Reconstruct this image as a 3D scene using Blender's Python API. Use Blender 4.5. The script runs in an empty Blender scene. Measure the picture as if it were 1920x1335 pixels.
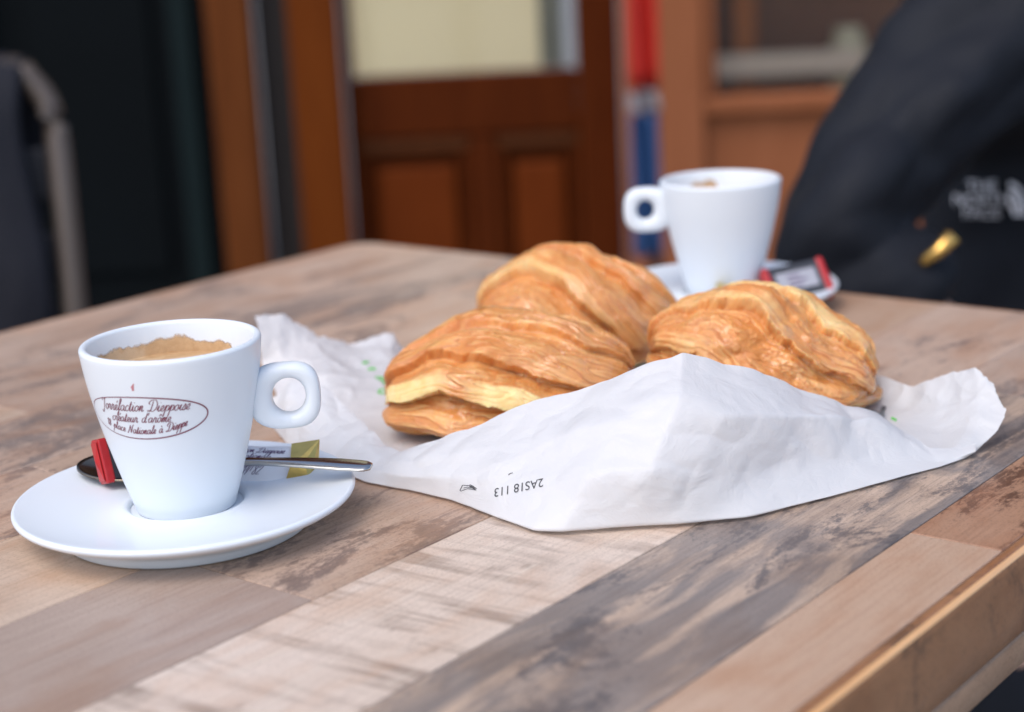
import bpy, bmesh, math, random
import numpy as np
from mathutils import Vector, Matrix
from mathutils.bvhtree import BVHTree

random.seed(7)
rad = math.radians
sc = bpy.context.scene
COL = sc.collection

# ------------------------------------------------------------------ camera
FPX, PIT, ROLL, CH = 3198.8239, 0.2526, -0.0496, 0.2127      # focal length in photo pixels, pitch, roll, height over the table top
_c, _s = math.cos(ROLL), math.sin(ROLL)
CF = np.array([0, math.cos(PIT), -math.sin(PIT)])
_u = np.array([0, math.sin(PIT), math.cos(PIT)]); _x = np.array([1.0, 0, 0])
CX = _c*_x + _s*_u
CU = -_s*_x + _c*_u
CO = np.array([0, 0, CH])
cd = bpy.data.cameras.new('camera')
cam = bpy.data.objects.new('camera', cd); COL.objects.link(cam)
cd.sensor_width = 36; cd.lens = FPX*36/1920
cd.clip_start = 0.01; cd.clip_end = 100
M = Matrix(((CX[0], CU[0], -CF[0], 0), (CX[1], CU[1], -CF[1], 0), (CX[2], CU[2], -CF[2], CH), (0, 0, 0, 1)))
cam.matrix_world = M
cd.dof.use_dof = True; cd.dof.focus_distance = 0.625; cd.dof.aperture_fstop = 6.5; cd.dof.aperture_blades = 0
sc.camera = cam

# ------------------------------------------------------------------ sky, sun, exposure
SUN_EL, SUN_AZ = rad(56), rad(215)          # compass-style: from behind the camera, to the left
w = bpy.data.worlds.new('World'); sc.world = w; w.use_nodes = True
wn = w.node_tree.nodes; wl = w.node_tree.links
sky = wn.new('ShaderNodeTexSky'); sky.sky_type = 'NISHITA'; sky.sun_disc = False
sky.sun_elevation = SUN_EL; sky.sun_rotation = SUN_AZ
sky.air_density = 1.0; sky.dust_density = 2.5; sky.ozone_density = 1.0
wn['Background'].inputs[1].default_value = 0.15
wl.new(sky.outputs[0], wn['Background'].inputs[0])
sd = bpy.data.lights.new('sun', 'SUN'); sd.energy = 0.7; sd.angle = rad(45); sd.color = (1, .985, .965)
sun = bpy.data.objects.new('sun', sd); COL.objects.link(sun)
dv = Vector((math.sin(SUN_AZ)*math.cos(SUN_EL), math.cos(SUN_AZ)*math.cos(SUN_EL), math.sin(SUN_EL)))
sun.rotation_euler = dv.to_track_quat('Z', 'Y').to_euler()
sc.view_settings.view_transform = 'Standard'; sc.view_settings.look = 'None'
sc.view_settings.gamma = 1; sc.view_settings.exposure = 0.68
sc.cycles.max_bounces = 8
sc.cycles.use_denoising = True

# ------------------------------------------------------------------ helpers
def ray(px, py):
    return CF + CX*(px-960)/FPX + CU*(667.5-py)/FPX
def onz(px, py, z=0.0):
    d = ray(px, py); return CO + d*(z-CH)/d[2]
def pt(px, py, Y):
    d = ray(px, py); return CO + d*Y/d[1]

_rng = np.random.RandomState(11)
_perm = np.concatenate([_rng.permutation(256)]*3)
_grad = _rng.normal(size=(256, 3)); _grad /= np.linalg.norm(_grad, axis=1)[:, None]
def noise3(P):
    """gradient noise, P (n,3) -> about -0.7..0.7"""
    P = np.asarray(P, float)
    I = np.floor(P).astype(int); f = P-I; I &= 255
    u = f*f*f*(f*(f*6-15)+10)
    r = 0
    for dx in (0, 1):
        for dy in (0, 1):
            for dz in (0, 1):
                h = _perm[_perm[_perm[(I[:, 0]+dx) & 255]+((I[:, 1]+dy) & 255)]+((I[:, 2]+dz) & 255)]
                g = _grad[h]
                d = f-np.array([dx, dy, dz])
                wgt = (u[:, 0] if dx else 1-u[:, 0])*(u[:, 1] if dy else 1-u[:, 1])*(u[:, 2] if dz else 1-u[:, 2])
                r = r + wgt*(g*d).sum(1)
    return r
def fbm(P, o=4):
    r = 0; a = 1.0
    P = np.asarray(P, float)
    for k in range(o):
        r = r + a*noise3(P*2**k+17.3*k); a *= .5
    return r
def sstep(a, b, x):
    t = np.clip((x-a)/(b-a), 0, 1); return t*t*(3-2*t)

def mesh_obj(name, verts, faces, mat=None, parent=None, smooth=True):
    me = bpy.data.meshes.new(name)
    me.from_pydata([tuple(map(float, v)) for v in verts], [], [tuple(f) for f in faces])
    me.update()
    if smooth: me.shade_smooth()
    return link(name, me, mat, parent)
def link(name, me, mat=None, parent=None):
    o = bpy.data.objects.new(name, me); COL.objects.link(o)
    if mat: me.materials.append(mat)
    if parent is not None: o.parent = parent
    return o
def empty(name, loc=(0, 0, 0), rz=0):
    o = bpy.data.objects.new(name, None); COL.objects.link(o)
    o.location = loc; o.rotation_euler = (0, 0, rz); o.empty_display_size = .02
    return o
def tag(o, label=None, cat=None, group=None, kind=None):
    if label: o['label'] = label
    if cat: o['category'] = cat
    if group: o['group'] = group
    if kind: o['kind'] = kind
    return o
def bm_obj(name, bm, mat=None, parent=None, smooth=False):
    me = bpy.data.meshes.new(name); bm.to_mesh(me); bm.free()
    if smooth: me.shade_smooth()
    return link(name, me, mat, parent)
def box(name, x0, x1, y0, y1, z0, z1, mat, parent=None, bev=0.0):
    bm = bmesh.new()
    bmesh.ops.create_cube(bm, size=1)
    for v in bm.verts:
        v.co = Vector((x0 if v.co.x < 0 else x1, y0 if v.co.y < 0 else y1, z0 if v.co.z < 0 else z1))
    if bev:
        bmesh.ops.bevel(bm, geom=bm.edges[:], offset=bev, segments=2, profile=.5, affect='EDGES')
    return bm_obj(name, bm, mat, parent)
def lathe(name, prof, mat, parent=None, n=128, close=False):
    V = []; F = []
    m = len(prof)
    for i in range(n):
        a = 2*math.pi*i/n
        for r, z in prof: V.append((r*math.cos(a), r*math.sin(a), z))
    for i in range(n):
        j = (i+1) % n
        for k in range(m-1 if not close else m):
            k2 = (k+1) % m
            F.append((i*m+k, j*m+k, j*m+k2, i*m+k2))
    return mesh_obj(name, V, F, mat, parent)
def catmull(pts, per=8, closed=False):
    P = [np.array(p, float) for p in pts]
    if closed: P = [P[-1]]+P+[P[0], P[1]]
    else: P = [2*P[0]-P[1]]+P+[2*P[-1]-P[-2]]
    out = []
    for i in range(1, len(P)-2):
        for k in range(per):
            t = k/per
            a, b, c, d = P[i-1], P[i], P[i+1], P[i+2]
            out.append(.5*((2*b)+(-a+c)*t+(2*a-5*b+4*c-d)*t*t+(-a+3*b-3*c+d)*t**3))
    if not closed: out.append(P[-2])
    return out
def tube(name, path, radii, mat, parent=None, n=12, flat=1.0, caps=True):
    P = [Vector(p) for p in path]
    if not hasattr(radii, '__len__'): radii = [radii]*len(P)
    V = []; F = []
    up = Vector((0, 0, 1))
    for i, p in enumerate(P):
        t = (P[min(i+1, len(P)-1)]-P[max(i-1, 0)]).normalized()
        if abs(t.dot(up)) > .95: s = t.cross(Vector((0, 1, 0))).normalized()
        else: s = t.cross(up).normalized()
        q = s.cross(t).normalized()
        for k in range(n):
            a = 2*math.pi*k/n
            V.append(p+s*math.cos(a)*radii[i]+q*math.sin(a)*radii[i]*flat)
    for i in range(len(P)-1):
        for k in range(n):
            k2 = (k+1) % n
            F.append((i*n+k, i*n+k2, (i+1)*n+k2, (i+1)*n+k))
    if caps:
        F.append(tuple(range(n-1, -1, -1))); F.append(tuple((len(P)-1)*n+k for k in range(n)))
    return mesh_obj(name, V, F, mat, parent)

# ------------------------------------------------------------------ materials
class Nodes:
    def __init__(s, name):
        s.m = bpy.data.materials.new(name); s.m.use_nodes = True
        s.t = s.m.node_tree; s.b = s.t.nodes['Principled BSDF']; s.out = s.t.nodes['Material Output']
    def n(s, t, **kw):
        x = s.t.nodes.new('ShaderNode'+t)
        for k, v in kw.items(): setattr(x, k, v)
        return x
    def l(s, a, b): s.t.links.new(a, b)
    def set(s, x, i, v):
        if hasattr(v, 'is_output'): s.l(v, x.inputs[i])
        elif v is not None: x.inputs[i].default_value = v
    def math(s, op, a, b=None, clamp=False):
        x = s.n('Math', operation=op, use_clamp=clamp); s.set(x, 0, a)
        if b is not None: s.set(x, 1, b)
        return x.outputs[0]
    def mix(s, f, a, b, mode='MIX'):
        x = s.n('Mix', data_type='RGBA', blend_type=mode); s.set(x, 0, f)
        for i, v in ((6, a), (7, b)):
            s.set(x, i, (*v, 1) if isinstance(v, tuple) and len(v) == 3 else v)
        return x.outputs[2]
    def noise(s, vec, scale=5, detail=4, rough=.55, dist=0):
        x = s.n('TexNoise'); s.set(x, 'Vector', vec); s.set(x, 'Scale', scale); s.set(x, 'Detail', detail); s.set(x, 'Roughness', rough); s.set(x, 'Distortion', dist)
        return x.outputs[0]
    def map(s, vec, sc=(1, 1, 1), loc=(0, 0, 0), rot=(0, 0, 0)):
        x = s.n('Mapping'); s.set(x, 0, vec); s.set(x, 1, loc); s.set(x, 2, rot); s.set(x, 3, sc)
        return x.outputs[0]
    def ramp(s, f, stops):
        x = s.n('ValToRGB'); s.set(x, 0, f)
        e = x.color_ramp.elements
        while len(e) < len(stops): e.new(.5)
        for i, (p, c) in enumerate(stops):
            e[i].position = p; e[i].color = (*c, 1) if hasattr(c, '__len__') else (c, c, c, 1)
        return x.outputs[0]
    def coord(s, which='Object'): return s.n('TexCoord').outputs[which]
    def bump(s, h, strength=.3, dist=.001, normal=None):
        x = s.n('Bump'); s.set(x, 'Strength', strength); s.set(x, 'Distance', dist); s.set(x, 'Height', h)
        if normal is not None: s.l(normal, x.inputs['Normal'])
        return x.outputs[0]
    def p(s, **kw):
        for k, v in kw.items():
            k = k.replace('_', ' ')
            if isinstance(v, tuple) and len(v) == 3: v = (*v, 1)
            s.set(s.b, k, v)
        return s
def simple(name, col, rough=.5, metal=0, var=.12, scale=30, bump=0, spec=.5):
    N = Nodes(name)
    c = N.coord()
    f = N.noise(c, scale, 4)
    N.p(Base_Color=N.mix(f, tuple(x*(1-var) for x in col), tuple(min(1, x*(1+var)) for x in col)), Roughness=rough, Metallic=metal)
    N.set(N.b, 'Specular IOR Level', spec)
    if bump: N.p(Normal=N.bump(f, .4, bump))
    return N.m

def mat_porcelain():
    N = Nodes('porcelain'); c = N.coord()
    f = N.noise(c, 60, 3)
    N.p(Base_Color=(.745, .79, .83), Roughness=N.math('MULTIPLY_ADD', f, .06), Coat_Weight=.3)
    N.p(Roughness=.07, Coat_Roughness=.03)
    g = N.noise(c, 260, 2)
    N.p(Normal=N.bump(N.math('ADD', N.noise(c, 45, 2), N.math('MULTIPLY', g, .06)), .12, .0006))
    N.set(N.b, 'Subsurface Weight', .05); N.b.inputs['Subsurface Radius'].default_value = (.004, .004, .004); N.b.inputs['Subsurface Scale'].default_value = 1
    return N.m
def mat_paper():
    N = Nodes('bag_paper'); c = N.coord()
    fib = N.noise(c, 900, 3); mot = N.noise(c, 40, 4)
    col = N.mix(mot, (.85, .85, .855), (.89, .89, .89))
    N.p(Base_Color=col, Roughness=.42)
    N.set(N.b, 'Specular IOR Level', .35)
    wr = N.noise(N.map(c, (1, 1, 1.3)), 75, 5, .6, .8)
    h = N.math('ADD', N.math('MULTIPLY', N.math('ABSOLUTE', N.math('SUBTRACT', wr, .5)), 1.6), N.math('MULTIPLY', fib, .05))
    nb = N.bump(h, .26, .002); N.p(Normal=nb)
    tr = N.n('BsdfTranslucent'); tr.inputs[0].default_value = (.86, .85, .84, 1); N.l(nb, tr.inputs['Normal'])
    mx = N.n('MixShader'); mx.inputs[0].default_value = .38
    N.l(N.b.outputs[0], mx.inputs[1]); N.l(tr.outputs[0], mx.inputs[2]); N.l(mx.outputs[0], N.out.inputs[0])
    return N.m
def mat_pastry():
    N = Nodes('puff_pastry_crust'); c = N.coord()
    a = N.n('Attribute', attribute_name='pale').outputs['Fac']
    b = N.n('Attribute', attribute_name='streak').outputs['Fac']
    n1 = N.noise(c, 130, 5, .6); n2 = N.noise(c, 38, 4, .6); n3 = N.noise(c, 600, 3, .6)
    brown = N.mix(N.ramp(n2, [(.3, 0.), (.7, 1.)]), (.58, .20, .045), (.79, .37, .115))
    brown = N.mix(N.ramp(b, [(.35, 0.), (.85, 1.)]), brown, (.84, .48, .19))
    dark = N.math('MULTIPLY', N.ramp(n1, [(.55, 0.), (.75, 1.)]), .45)
    brown = N.mix(dark, brown, (.40, .11, .022))
    tst = N.n('Attribute', attribute_name='toast').outputs['Fac']
    brown = N.mix(N.math('MULTIPLY', tst, N.ramp(n2, [(.35, .15), (.65, .75)])), brown, (.44, .12, .024))
    pale = N.mix(N.ramp(n1, [(.3, 0.), (.7, 1.)]), (.80, .53, .19), (.88, .68, .33))
    pm = N.math('ADD', a, N.math('MULTIPLY', N.math('SUBTRACT', n1, .5), .35), True)
    col = N.mix(N.ramp(pm, [(.3, 0.), (.72, 1.)]), brown, pale)
    col = N.mix(N.math('MULTIPLY', N.ramp(n3, [(.6, 0.), (.75, 1.)]), .35), col, (.84, .52, .24))
    N.p(Base_Color=col)
    gl = N.noise(c, 30, 3)
    rgh = N.math('ADD', N.ramp(gl, [(.42, .5), (.62, .22)]), N.math('MULTIPLY', a, .25))
    N.p(Roughness=rgh)
    N.set(N.b, 'Specular IOR Level', .42)
    N.p(Coat_Weight=N.ramp(gl, [(.42, .15), (.58, .9)]), Coat_Roughness=.13)
    N.set(N.b, 'Subsurface Weight', .42); N.b.inputs['Subsurface Radius'].default_value = (.008, .0035, .0014); N.b.inputs['Subsurface Scale'].default_value = .7
    h = N.math('ADD', N.math('MULTIPLY', n1, .7), N.math('MULTIPLY', n3, .3))
    N.p(Normal=N.bump(h, .45, .0012))
    return N.m
def mat_steel():
    N = Nodes('spoon_steel'); c = N.coord()
    f = N.noise(N.map(c, (20, 400, 400)), 2, 3)
    N.p(Base_Color=(.52, .50, .47), Metallic=1.0, Roughness=N.ramp(f, [(.3, .12), (.7, .24)]))
    return N.m

# weathered planks: base, second and dark colours; stain = dark patches; saw = cross saw marks; all in the table's own metres
def mat_plank(name, base, second, dark, stain=0.0, saw=0.0, seed=0.0, stain_scale=9, pale=None, pale_amt=0.0):
    N = Nodes(name); c0 = N.coord()
    base, second, dark = (tuple(x*k_ for x, k_ in zip(q, (1.22, 1.20, 1.18))) for q in (base, second, dark))
    pale = tuple(x*1.25 for x in pale) if pale else None
    c = N.map(c0, loc=(seed*1.37, seed*.71, seed*.3))
    grain = N.noise(N.map(c, (6, 190, 20)), 3.0, 6, .65, .3)
    broad = N.noise(N.map(c, (3.2, 17, 5)), 2.0, 4, .55, .5)
    fine = N.noise(N.map(c, (60, 900, 60)), 2.0, 3, .6)
    col = N.mix(N.ramp(broad, [(.32, 0.), (.68, 1.)]), base, second)
    if pale:
        pf = N.noise(N.map(c, (7, 30, 5)), 2.2, 5, .6, .6)
        col = N.mix(N.math('MULTIPLY', N.ramp(pf, [(.46, 0.), (.6, 1.)]), pale_amt), col, pale)
    col = N.mix(N.math('MULTIPLY', N.ramp(grain, [(.48, 0.), (.72, 1.)]), .5), col, tuple(.5*a+.5*b for a, b in zip(base, dark)))
    height = N.math('MULTIPLY', grain, .5)
    if saw:
        cr = N.map(c, rot=(0, 0, rad(-6)))
        w1 = N.noise(N.map(cr, (52, 5.5, 1)), 2.0, 3, .55, .35)
        w2 = N.noise(N.map(cr, (120, 9, 1)), 2.0, 3, .6, .2)
        patch = N.noise(N.map(c, (9, 16, 5)), 2.2, 5, .65)
        sm = N.math('MULTIPLY', N.ramp(N.math('ADD', N.math('MULTIPLY', w1, .65), N.math('MULTIPLY', w2, .35)), [(.48, 0.), (.58, 1.)]), N.ramp(patch, [(.34, .15), (.60, 1.)]))
        col = N.mix(N.math('MULTIPLY', sm, saw), col, tuple(.34*a+.66*b for a, b in zip(base, dark)))
        spots = N.ramp(N.noise(N.map(c, (26, 60, 10)), 1.6, 4, .65), [(.62, 0.), (.74, 1.)])
        col = N.mix(N.math('MULTIPLY', spots, .6*saw), col, dark)
    if stain:
        s1 = N.noise(N.map(c, (stain_scale*.5, stain_scale*1.4, 5)), 1.7, 10, .72, .8)
        s2 = N.noise(N.map(c, (110, 200, 60)), 2.0, 5, .75)
        sm = N.ramp(N.math('ADD', s1, N.math('MULTIPLY', N.math('SUBTRACT', s2, .5), .34)), [(.56-.12*stain, 0.), (.62-.10*stain, 1.)])
        col = N.mix(N.math('MULTIPLY', sm, .86), col, N.mix(N.ramp(s2, [(.35, 0.), (.65, 1.)]), dark, tuple(min(1, x*1.75) for x in dark)))
    col = N.mix(N.math('MULTIPLY', N.ramp(fine, [(.55, 0.), (.8, 1.)]), .22), col, dark)
    mot = N.noise(N.map(c, (9, 22, 9)), 2.0, 5, .6, .4)
    col = N.mix(N.math('MULTIPLY', N.ramp(mot, [(.46, 0.), (.66, 1.)]), .42), col, tuple(x*f_ for x, f_ in zip(base, (.86, .64, .48))))
    spk = N.noise(N.map(c, (420, 620, 420)), 2.0, 3, .6)
    col = N.mix(N.math('MULTIPLY', N.ramp(spk, [(.54, 0.), (.68, 1.)]), .42), col, dark)
    scr = N.noise(N.map(c, (11, 480, 11), rot=(0, 0, rad(3))), 2.0, 4, .6)
    col = N.mix(N.math('MULTIPLY', N.ramp(scr, [(.62, 0.), (.70, 1.)]), .35), col, tuple(min(.85, x*1.35) for x in second))
    N.p(Base_Color=col, Roughness=N.ramp(grain, [(.3, .30), (.7, .46)]))
    N.set(N.b, 'Specular IOR Level', .38)
    N.p(Normal=N.bump(N.math('ADD', height, N.math('MULTIPLY', fine, .4)), .12, .0005))
    return N.m

def mat_wood_dark(name, a, b, rough=.4):
    N = Nodes(name); c = N.coord(); N.set(N.b, 'Specular IOR Level', .05)
    g = N.noise(N.map(c, (30, 30, 2.2)), 2, 5, .6, .4); f = N.noise(N.map(c, (120, 120, 6)), 2, 3)
    col = N.mix(N.ramp(g, [(.3, 0.), (.7, 1.)]), a, b)
    N.p(Base_Color=col, Roughness=rough, Normal=N.bump(f, .15, .001))
    return N.m
def mat_cloth(name, col, scale=500):
    N = Nodes(name); c = N.coord()
    f = N.noise(c, scale, 3); g = N.noise(c, 14, 4)
    N.set(N.b, 'Specular IOR Level', .22)
    N.p(Base_Color=N.mix(g, tuple(x*.75 for x in col), tuple(x*1.3 for x in col)), Roughness=.7, Normal=N.bump(f, .3, .0006))
    return N.m
def mat_glass(name, tint=(.97, .98, .97)):
    N = Nodes(name)
    N.p(Base_Color=tint, Roughness=.03, Transmission_Weight=1.0, IOR=1.45)
    t = N.n('BsdfTransparent'); t.inputs[0].default_value = (*tint, 1)
    g = N.n('BsdfGlossy'); g.inputs['Roughness'].default_value = .03
    fr = N.n('Fresnel'); fr.inputs[0].default_value = 1.45
    mx = N.n('MixShader'); N.l(fr.outputs[0], mx.inputs[0]); N.l(t.outputs[0], mx.inputs[1]); N.l(g.outputs[0], mx.inputs[2]); N.l(mx.outputs[0], N.out.inputs[0])
    return N.m

PORC = mat_porcelain(); PAPER = mat_paper(); CRUST = mat_pastry(); STEEL = mat_steel()
INK = simple('maroon_print', (.22, .06, .09), .4, var=.2)
BLACKINK = simple('black_print', (.05, .05, .055), .6)
GREENINK = simple('green_print', (.13, .55, .10), .5)
GREYINK = simple('grey_print', (.10, .105, .115), .5)

# ------------------------------------------------------------------ the setting: pavement and facade
GZ = -0.75
def mat_paving():
    N = Nodes('paving_stone'); c = N.coord()
    n1 = N.noise(c, 4, 6, .6); n2 = N.noise(c, 90, 3)
    N.p(Base_Color=N.mix(n1, (.17, .16, .15), (.28, .265, .25)), Roughness=.85, Normal=N.bump(n2, .5, .003))
    return N.m
g = mesh_obj('ground', [(-30, -30, GZ-.02), (30, -30, GZ-.02), (30, 30, GZ-.02), (-30, 30, GZ-.02)], [(0, 1, 2, 3)], mat_paving(), smooth=False)
tag(g, kind='structure')
PAVE = mat_paving()
pm = None
for i in range(-5, 4):
    for j in range(0, 8):
        if pm is None:
            s_ = box('paving_slab', -.242, .242, -.242, .242, -.02, 0, PAVE, g, .004); pm = s_.data
        else: s_ = link('paving_slab', pm, None, g)
        s_.location = (i*.49+.25+(.245 if j % 2 else 0), j*.49+.1, GZ)

WOODR = mat_wood_dark('mahogany_panel', (.055, .010, .0015), (.085, .017, .0028), .6)
WOODL = mat_wood_dark('mahogany_post', (.095, .027, .007), (.14, .042, .011), .6)
WOODT = mat_wood_dark('terracotta_frame', (.25, .085, .036), (.32, .115, .052), .6)
DARKG = simple('dark_green_paint', (.0022, .0036, .0046), .7, var=.3, scale=3, spec=.08)
TEAL = simple('dark_teal_paint', (.006, .013, .014), .6, var=.2, scale=3, spec=.1)
GREYS = simple('grey_trim', (.030, .025, .023), .6, var=.2, scale=4, spec=.2)
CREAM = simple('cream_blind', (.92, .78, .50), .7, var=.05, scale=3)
_b = CREAM.node_tree.nodes['Principled BSDF']; _b.inputs['Emission Color'].default_value = (1, .80, .54, 1); _b.inputs['Emission Strength'].default_value = .13   # faint warm glow added to brighten the blind; no lit room behind
GLASS = mat_glass('window_glass')
FY = 3.6
def fx(px, py=150): return float(pt(px, py, FY)[0])
def fz(px, py): return float(pt(px, py, FY)[2])
fac = empty('cafe_facade', (0, FY, GZ))
tag(fac, 'blurred brown wooden café front with a panelled door behind the table', 'building')
def fbox(name, pxa, pxb, z0, z1, d0, d1, mat, parent=fac, py=250, bev=.006):
    """a piece of the facade: left and right edge, heights over the pavement, how far it stands out of the facade plane"""
    return box(name, fx(pxa, py), fx(pxb, py), -d1, -d0, z0, z1, mat, parent, bev)
fbox('wall', -1400, -20, -0.02, 3.0, -.2, 0, DARKG)
fbox('upper_wall', -1400, 3300, 3.0, 4.2, -.2, .02, WOODL)
# dark green door on the left
dd = fbox('dark_door', -20, 398, .05, 2.98, -.12, -.06, DARKG)
fbox('door_edge', 330, 372, .05, 2.98, -.059, -.035, TEAL, dd)
fbox('door_panel', 60, 290, .25, 1.2, -.059, -.045, DARKG, dd)
fbox('door_post', 412, 492, 0, 2.98, -.02, .06, WOODL)
fbox('trim_strip', 494, 556, 0, 2.98, -.1, -.02, GREYS)
fbox('door_post', 558, 650, 0, 2.98, -.02, .04, WOODR if False else mat_wood_dark('mahogany_stile', (.10, .022, .003), (.145, .035, .005), .5))
# panelled wooden door with a glazed upper half
GZB = fz(860, 140)-GZ        # lower edge of the glass over the pavement
door = fbox('panelled_door', 652, 1168, .06, GZB-.10, -.12, -.055, WOODR)
fbox('stile', 652, 668, .06, 2.9, -.054, -.02, WOODR, door)
fbox('stile', 1088, 1168, .06, 2.9, -.054, -.02, WOODR, door)
fbox('middle_rail', 669, 1087, GZB-.13, GZB, -.054, -.022, WOODR, door)
fbox('mullion', 880, 930, .19, GZB-.132, -.054, -.024, WOODR, door)
fbox('bottom_rail', 669, 1087, .06, .188, -.054, -.022, WOODR, door)
for a, b in ((669, 879), (931, 1087)):
    zt = GZB-.133
    fbox('moulding', a, b, zt-.03, zt, -.054, -.03, mat_wood_dark('mahogany_moulding', (.07, .022, .008), (.10, .032, .011)), door)
    fbox('moulding', a, a+18, .19, zt-.031, -.054, -.03, WOODR, door)
    fbox('moulding', b-18, b, .19, zt-.031, -.054, -.03, WOODR, door)
    fbox('door_panel', a+28, b-28, .22, zt-.06, -.056, -.036, mat_wood_dark('mahogany_field', (.095, .018, .003), (.135, .028, .0045), .6), door, bev=.012)
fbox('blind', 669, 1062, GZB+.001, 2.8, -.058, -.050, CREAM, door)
fbox('blind_edge', 1020, 1064, GZB+.002, 2.8, -.0495, -.046, simple('grey_blind_edge', (.30, .27, .2), .7), door)
fbox('pane', 669, 1087, GZB+.003, 2.9, -.043, -.038, GLASS, door, bev=.001)
fbox('top_rail', 669, 1087, 2.9, 2.98, -.054, -.02, WOODR, door)
# terracotta-brown shop window on the right
fbox('window_post', 1170, 1318, 0, 2.98, -.02, .05, WOODT)
ZS = fz(1450, 205)-GZ
fbox('window_apron', 1319, 2400, 0, ZS, -.04, .02, WOODT)
win = fbox('shop_window', 1319, 2400, ZS, ZS+.035, -.02, .05, WOODT)
fbox('frame', 1319, 1342, ZS+.036, 2.98, -.03, .03, WOODT, win)
fbox('pane', 1343, 2400, ZS+.037, 2.98, -.02, -.012, GLASS, win, bev=.001)
DARKIN = simple('shop_interior', (.20, .075, .035), .8, var=.4, scale=2)
fbox('back_board', 1319, 2400, 0, 2.98, -.34, -.30, DARKIN, win)
fbox('side_board', 1300, 1319, 0, 2.98, -.295, -.05, DARKIN, win)
fbox('shelf_board', 1322, 2400, ZS-.02, ZS-.001, -.295, -.05, simple('pale_shelf', (.42, .28, .2), .5), win)
fbox('shelf_rail', 1350, 1640, ZS+.06, ZS+.11, -.12, -.08, simple('pale_rail', (.80, .62, .48), .5), win)
fbox('upright_board', 1398, 1445, ZS, 2.9, -.22, -.18, mat_wood_dark('orange_board', (.42, .12, .03), (.52, .17, .05)), win)
fbox('wall', 2400, 3300, 0, 3.0, -.2, .02, WOODT)
# cream jar on the shelf inside the window
jy = FY+.16
jx, jz = float(pt(1590, 150, jy)[0]), GZ+ZS
jar = lathe('jar', [(.001, 0), (.034, 0), (.04, .01), (.042, .10), (.036, .125), (.03, .13), (.03, .15), (.0295, .152), (.001, .152)], simple('cream_ceramic', (.72, .62, .42), .4), n=32)
jar.location = (jx, jy, jz); tag(jar, 'small cream jar on the shelf behind the window glass', 'jar')
bowl = lathe('bowl', [(.001, 0), (.028, 0), (.045, .03), (.052, .06), (.049, .06), (.042, .032), (.025, .008), (.001, .008)], simple('pale_brown_ceramic', (.7, .55, .44), .4), n=32)
bowl.location = (float(pt(1560, 60, jy+.2)[0]), FY+.235, GZ+ZS+.112); tag(bowl, 'pale brown bowl on the shelf behind the window glass', 'bowl')
bowl.location.z = GZ+ZS+.0

# narrow banner, red over white over blue
by = 3.15
def banner():
    root = empty('banner', tuple(pt(1200, 560, by)*[1, 1, 0]+[0, 0, GZ])); tag(root, 'narrow hanging banner, red above, blue below, beside the panelled door', 'banner')
    x0 = root.location.x
    def strip(nm, pya, pyb, pxc, wpx, mat):
        za, zb = pt(1200, pya, by)[2]-GZ, pt(1200, pyb, by)[2]-GZ
        hw = wpx/2*by/FPX
        xc = pt(pxc, (pya+pyb)/2, by)[0]-x0
        V = []; F = []
        n, m = 12, 16
        for j in range(m+1):
            for i in range(n+1):
                u = i/n*2-1; v = j/m
                V.append((xc+u*hw, .02*math.sin(u*4+v*2)-.0*v, zb+(za-zb)*v))
        for j in range(m):
            for i in range(n):
                a = j*(n+1)+i; F.append((a, a+1, a+n+2, a+n+1))
        o = mesh_obj(nm, V, F, mat, root)
        md = o.modifiers.new('solid', 'SOLIDIFY'); md.thickness = .004
    strip('red_field', -420, 165, 1197, 52, simple('red_fabric', (.50, .02, .01), .6))
    strip('white_band', 172, 208, 1205, 56, simple('greyish_band', (.33, .30, .31), .6))
    strip('blue_field', 214, 480, 1210, 52, simple('blue_fabric', (.022, .07, .19), .6))
    zt = pt(1200, -420, by)[2]-GZ
    tube('pole', [(.035, .03, 0), (.035, .03, zt+.1)], .012, simple('dark_pole', (.03, .02, .03), .4), root)
    box('foot', -.12, .18, -.12, .18, 0, .02, simple('dark_foot', (.03, .03, .03), .5), root, .005)
banner()

# ------------------------------------------------------------------ table
AL = 0.8883
table = empty('wooden_table', (0, 0, GZ), AL)
tag(table, 'café table with a weathered multi-tone plank top and rounded edge', 'table')
U0, U1, V0, V1, RC = .03, .842, .2065, .815, .022
TH = -GZ
def rrect(inset, n=8):
    r = max(RC-inset, .004); P = []
    for cx_, cy_, a0 in ((U1-inset-r, V1-inset-r, 0), (U0+inset+r, V1-inset-r, 90), (U0+inset+r, V0+inset+r, 180), (U1-inset-r, V0+inset+r, 270)):
        for k in range(n+1):
            a = rad(a0+90*k/n); P.append((cx_+r*math.cos(a), cy_+r*math.sin(a)))
    return P
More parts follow.
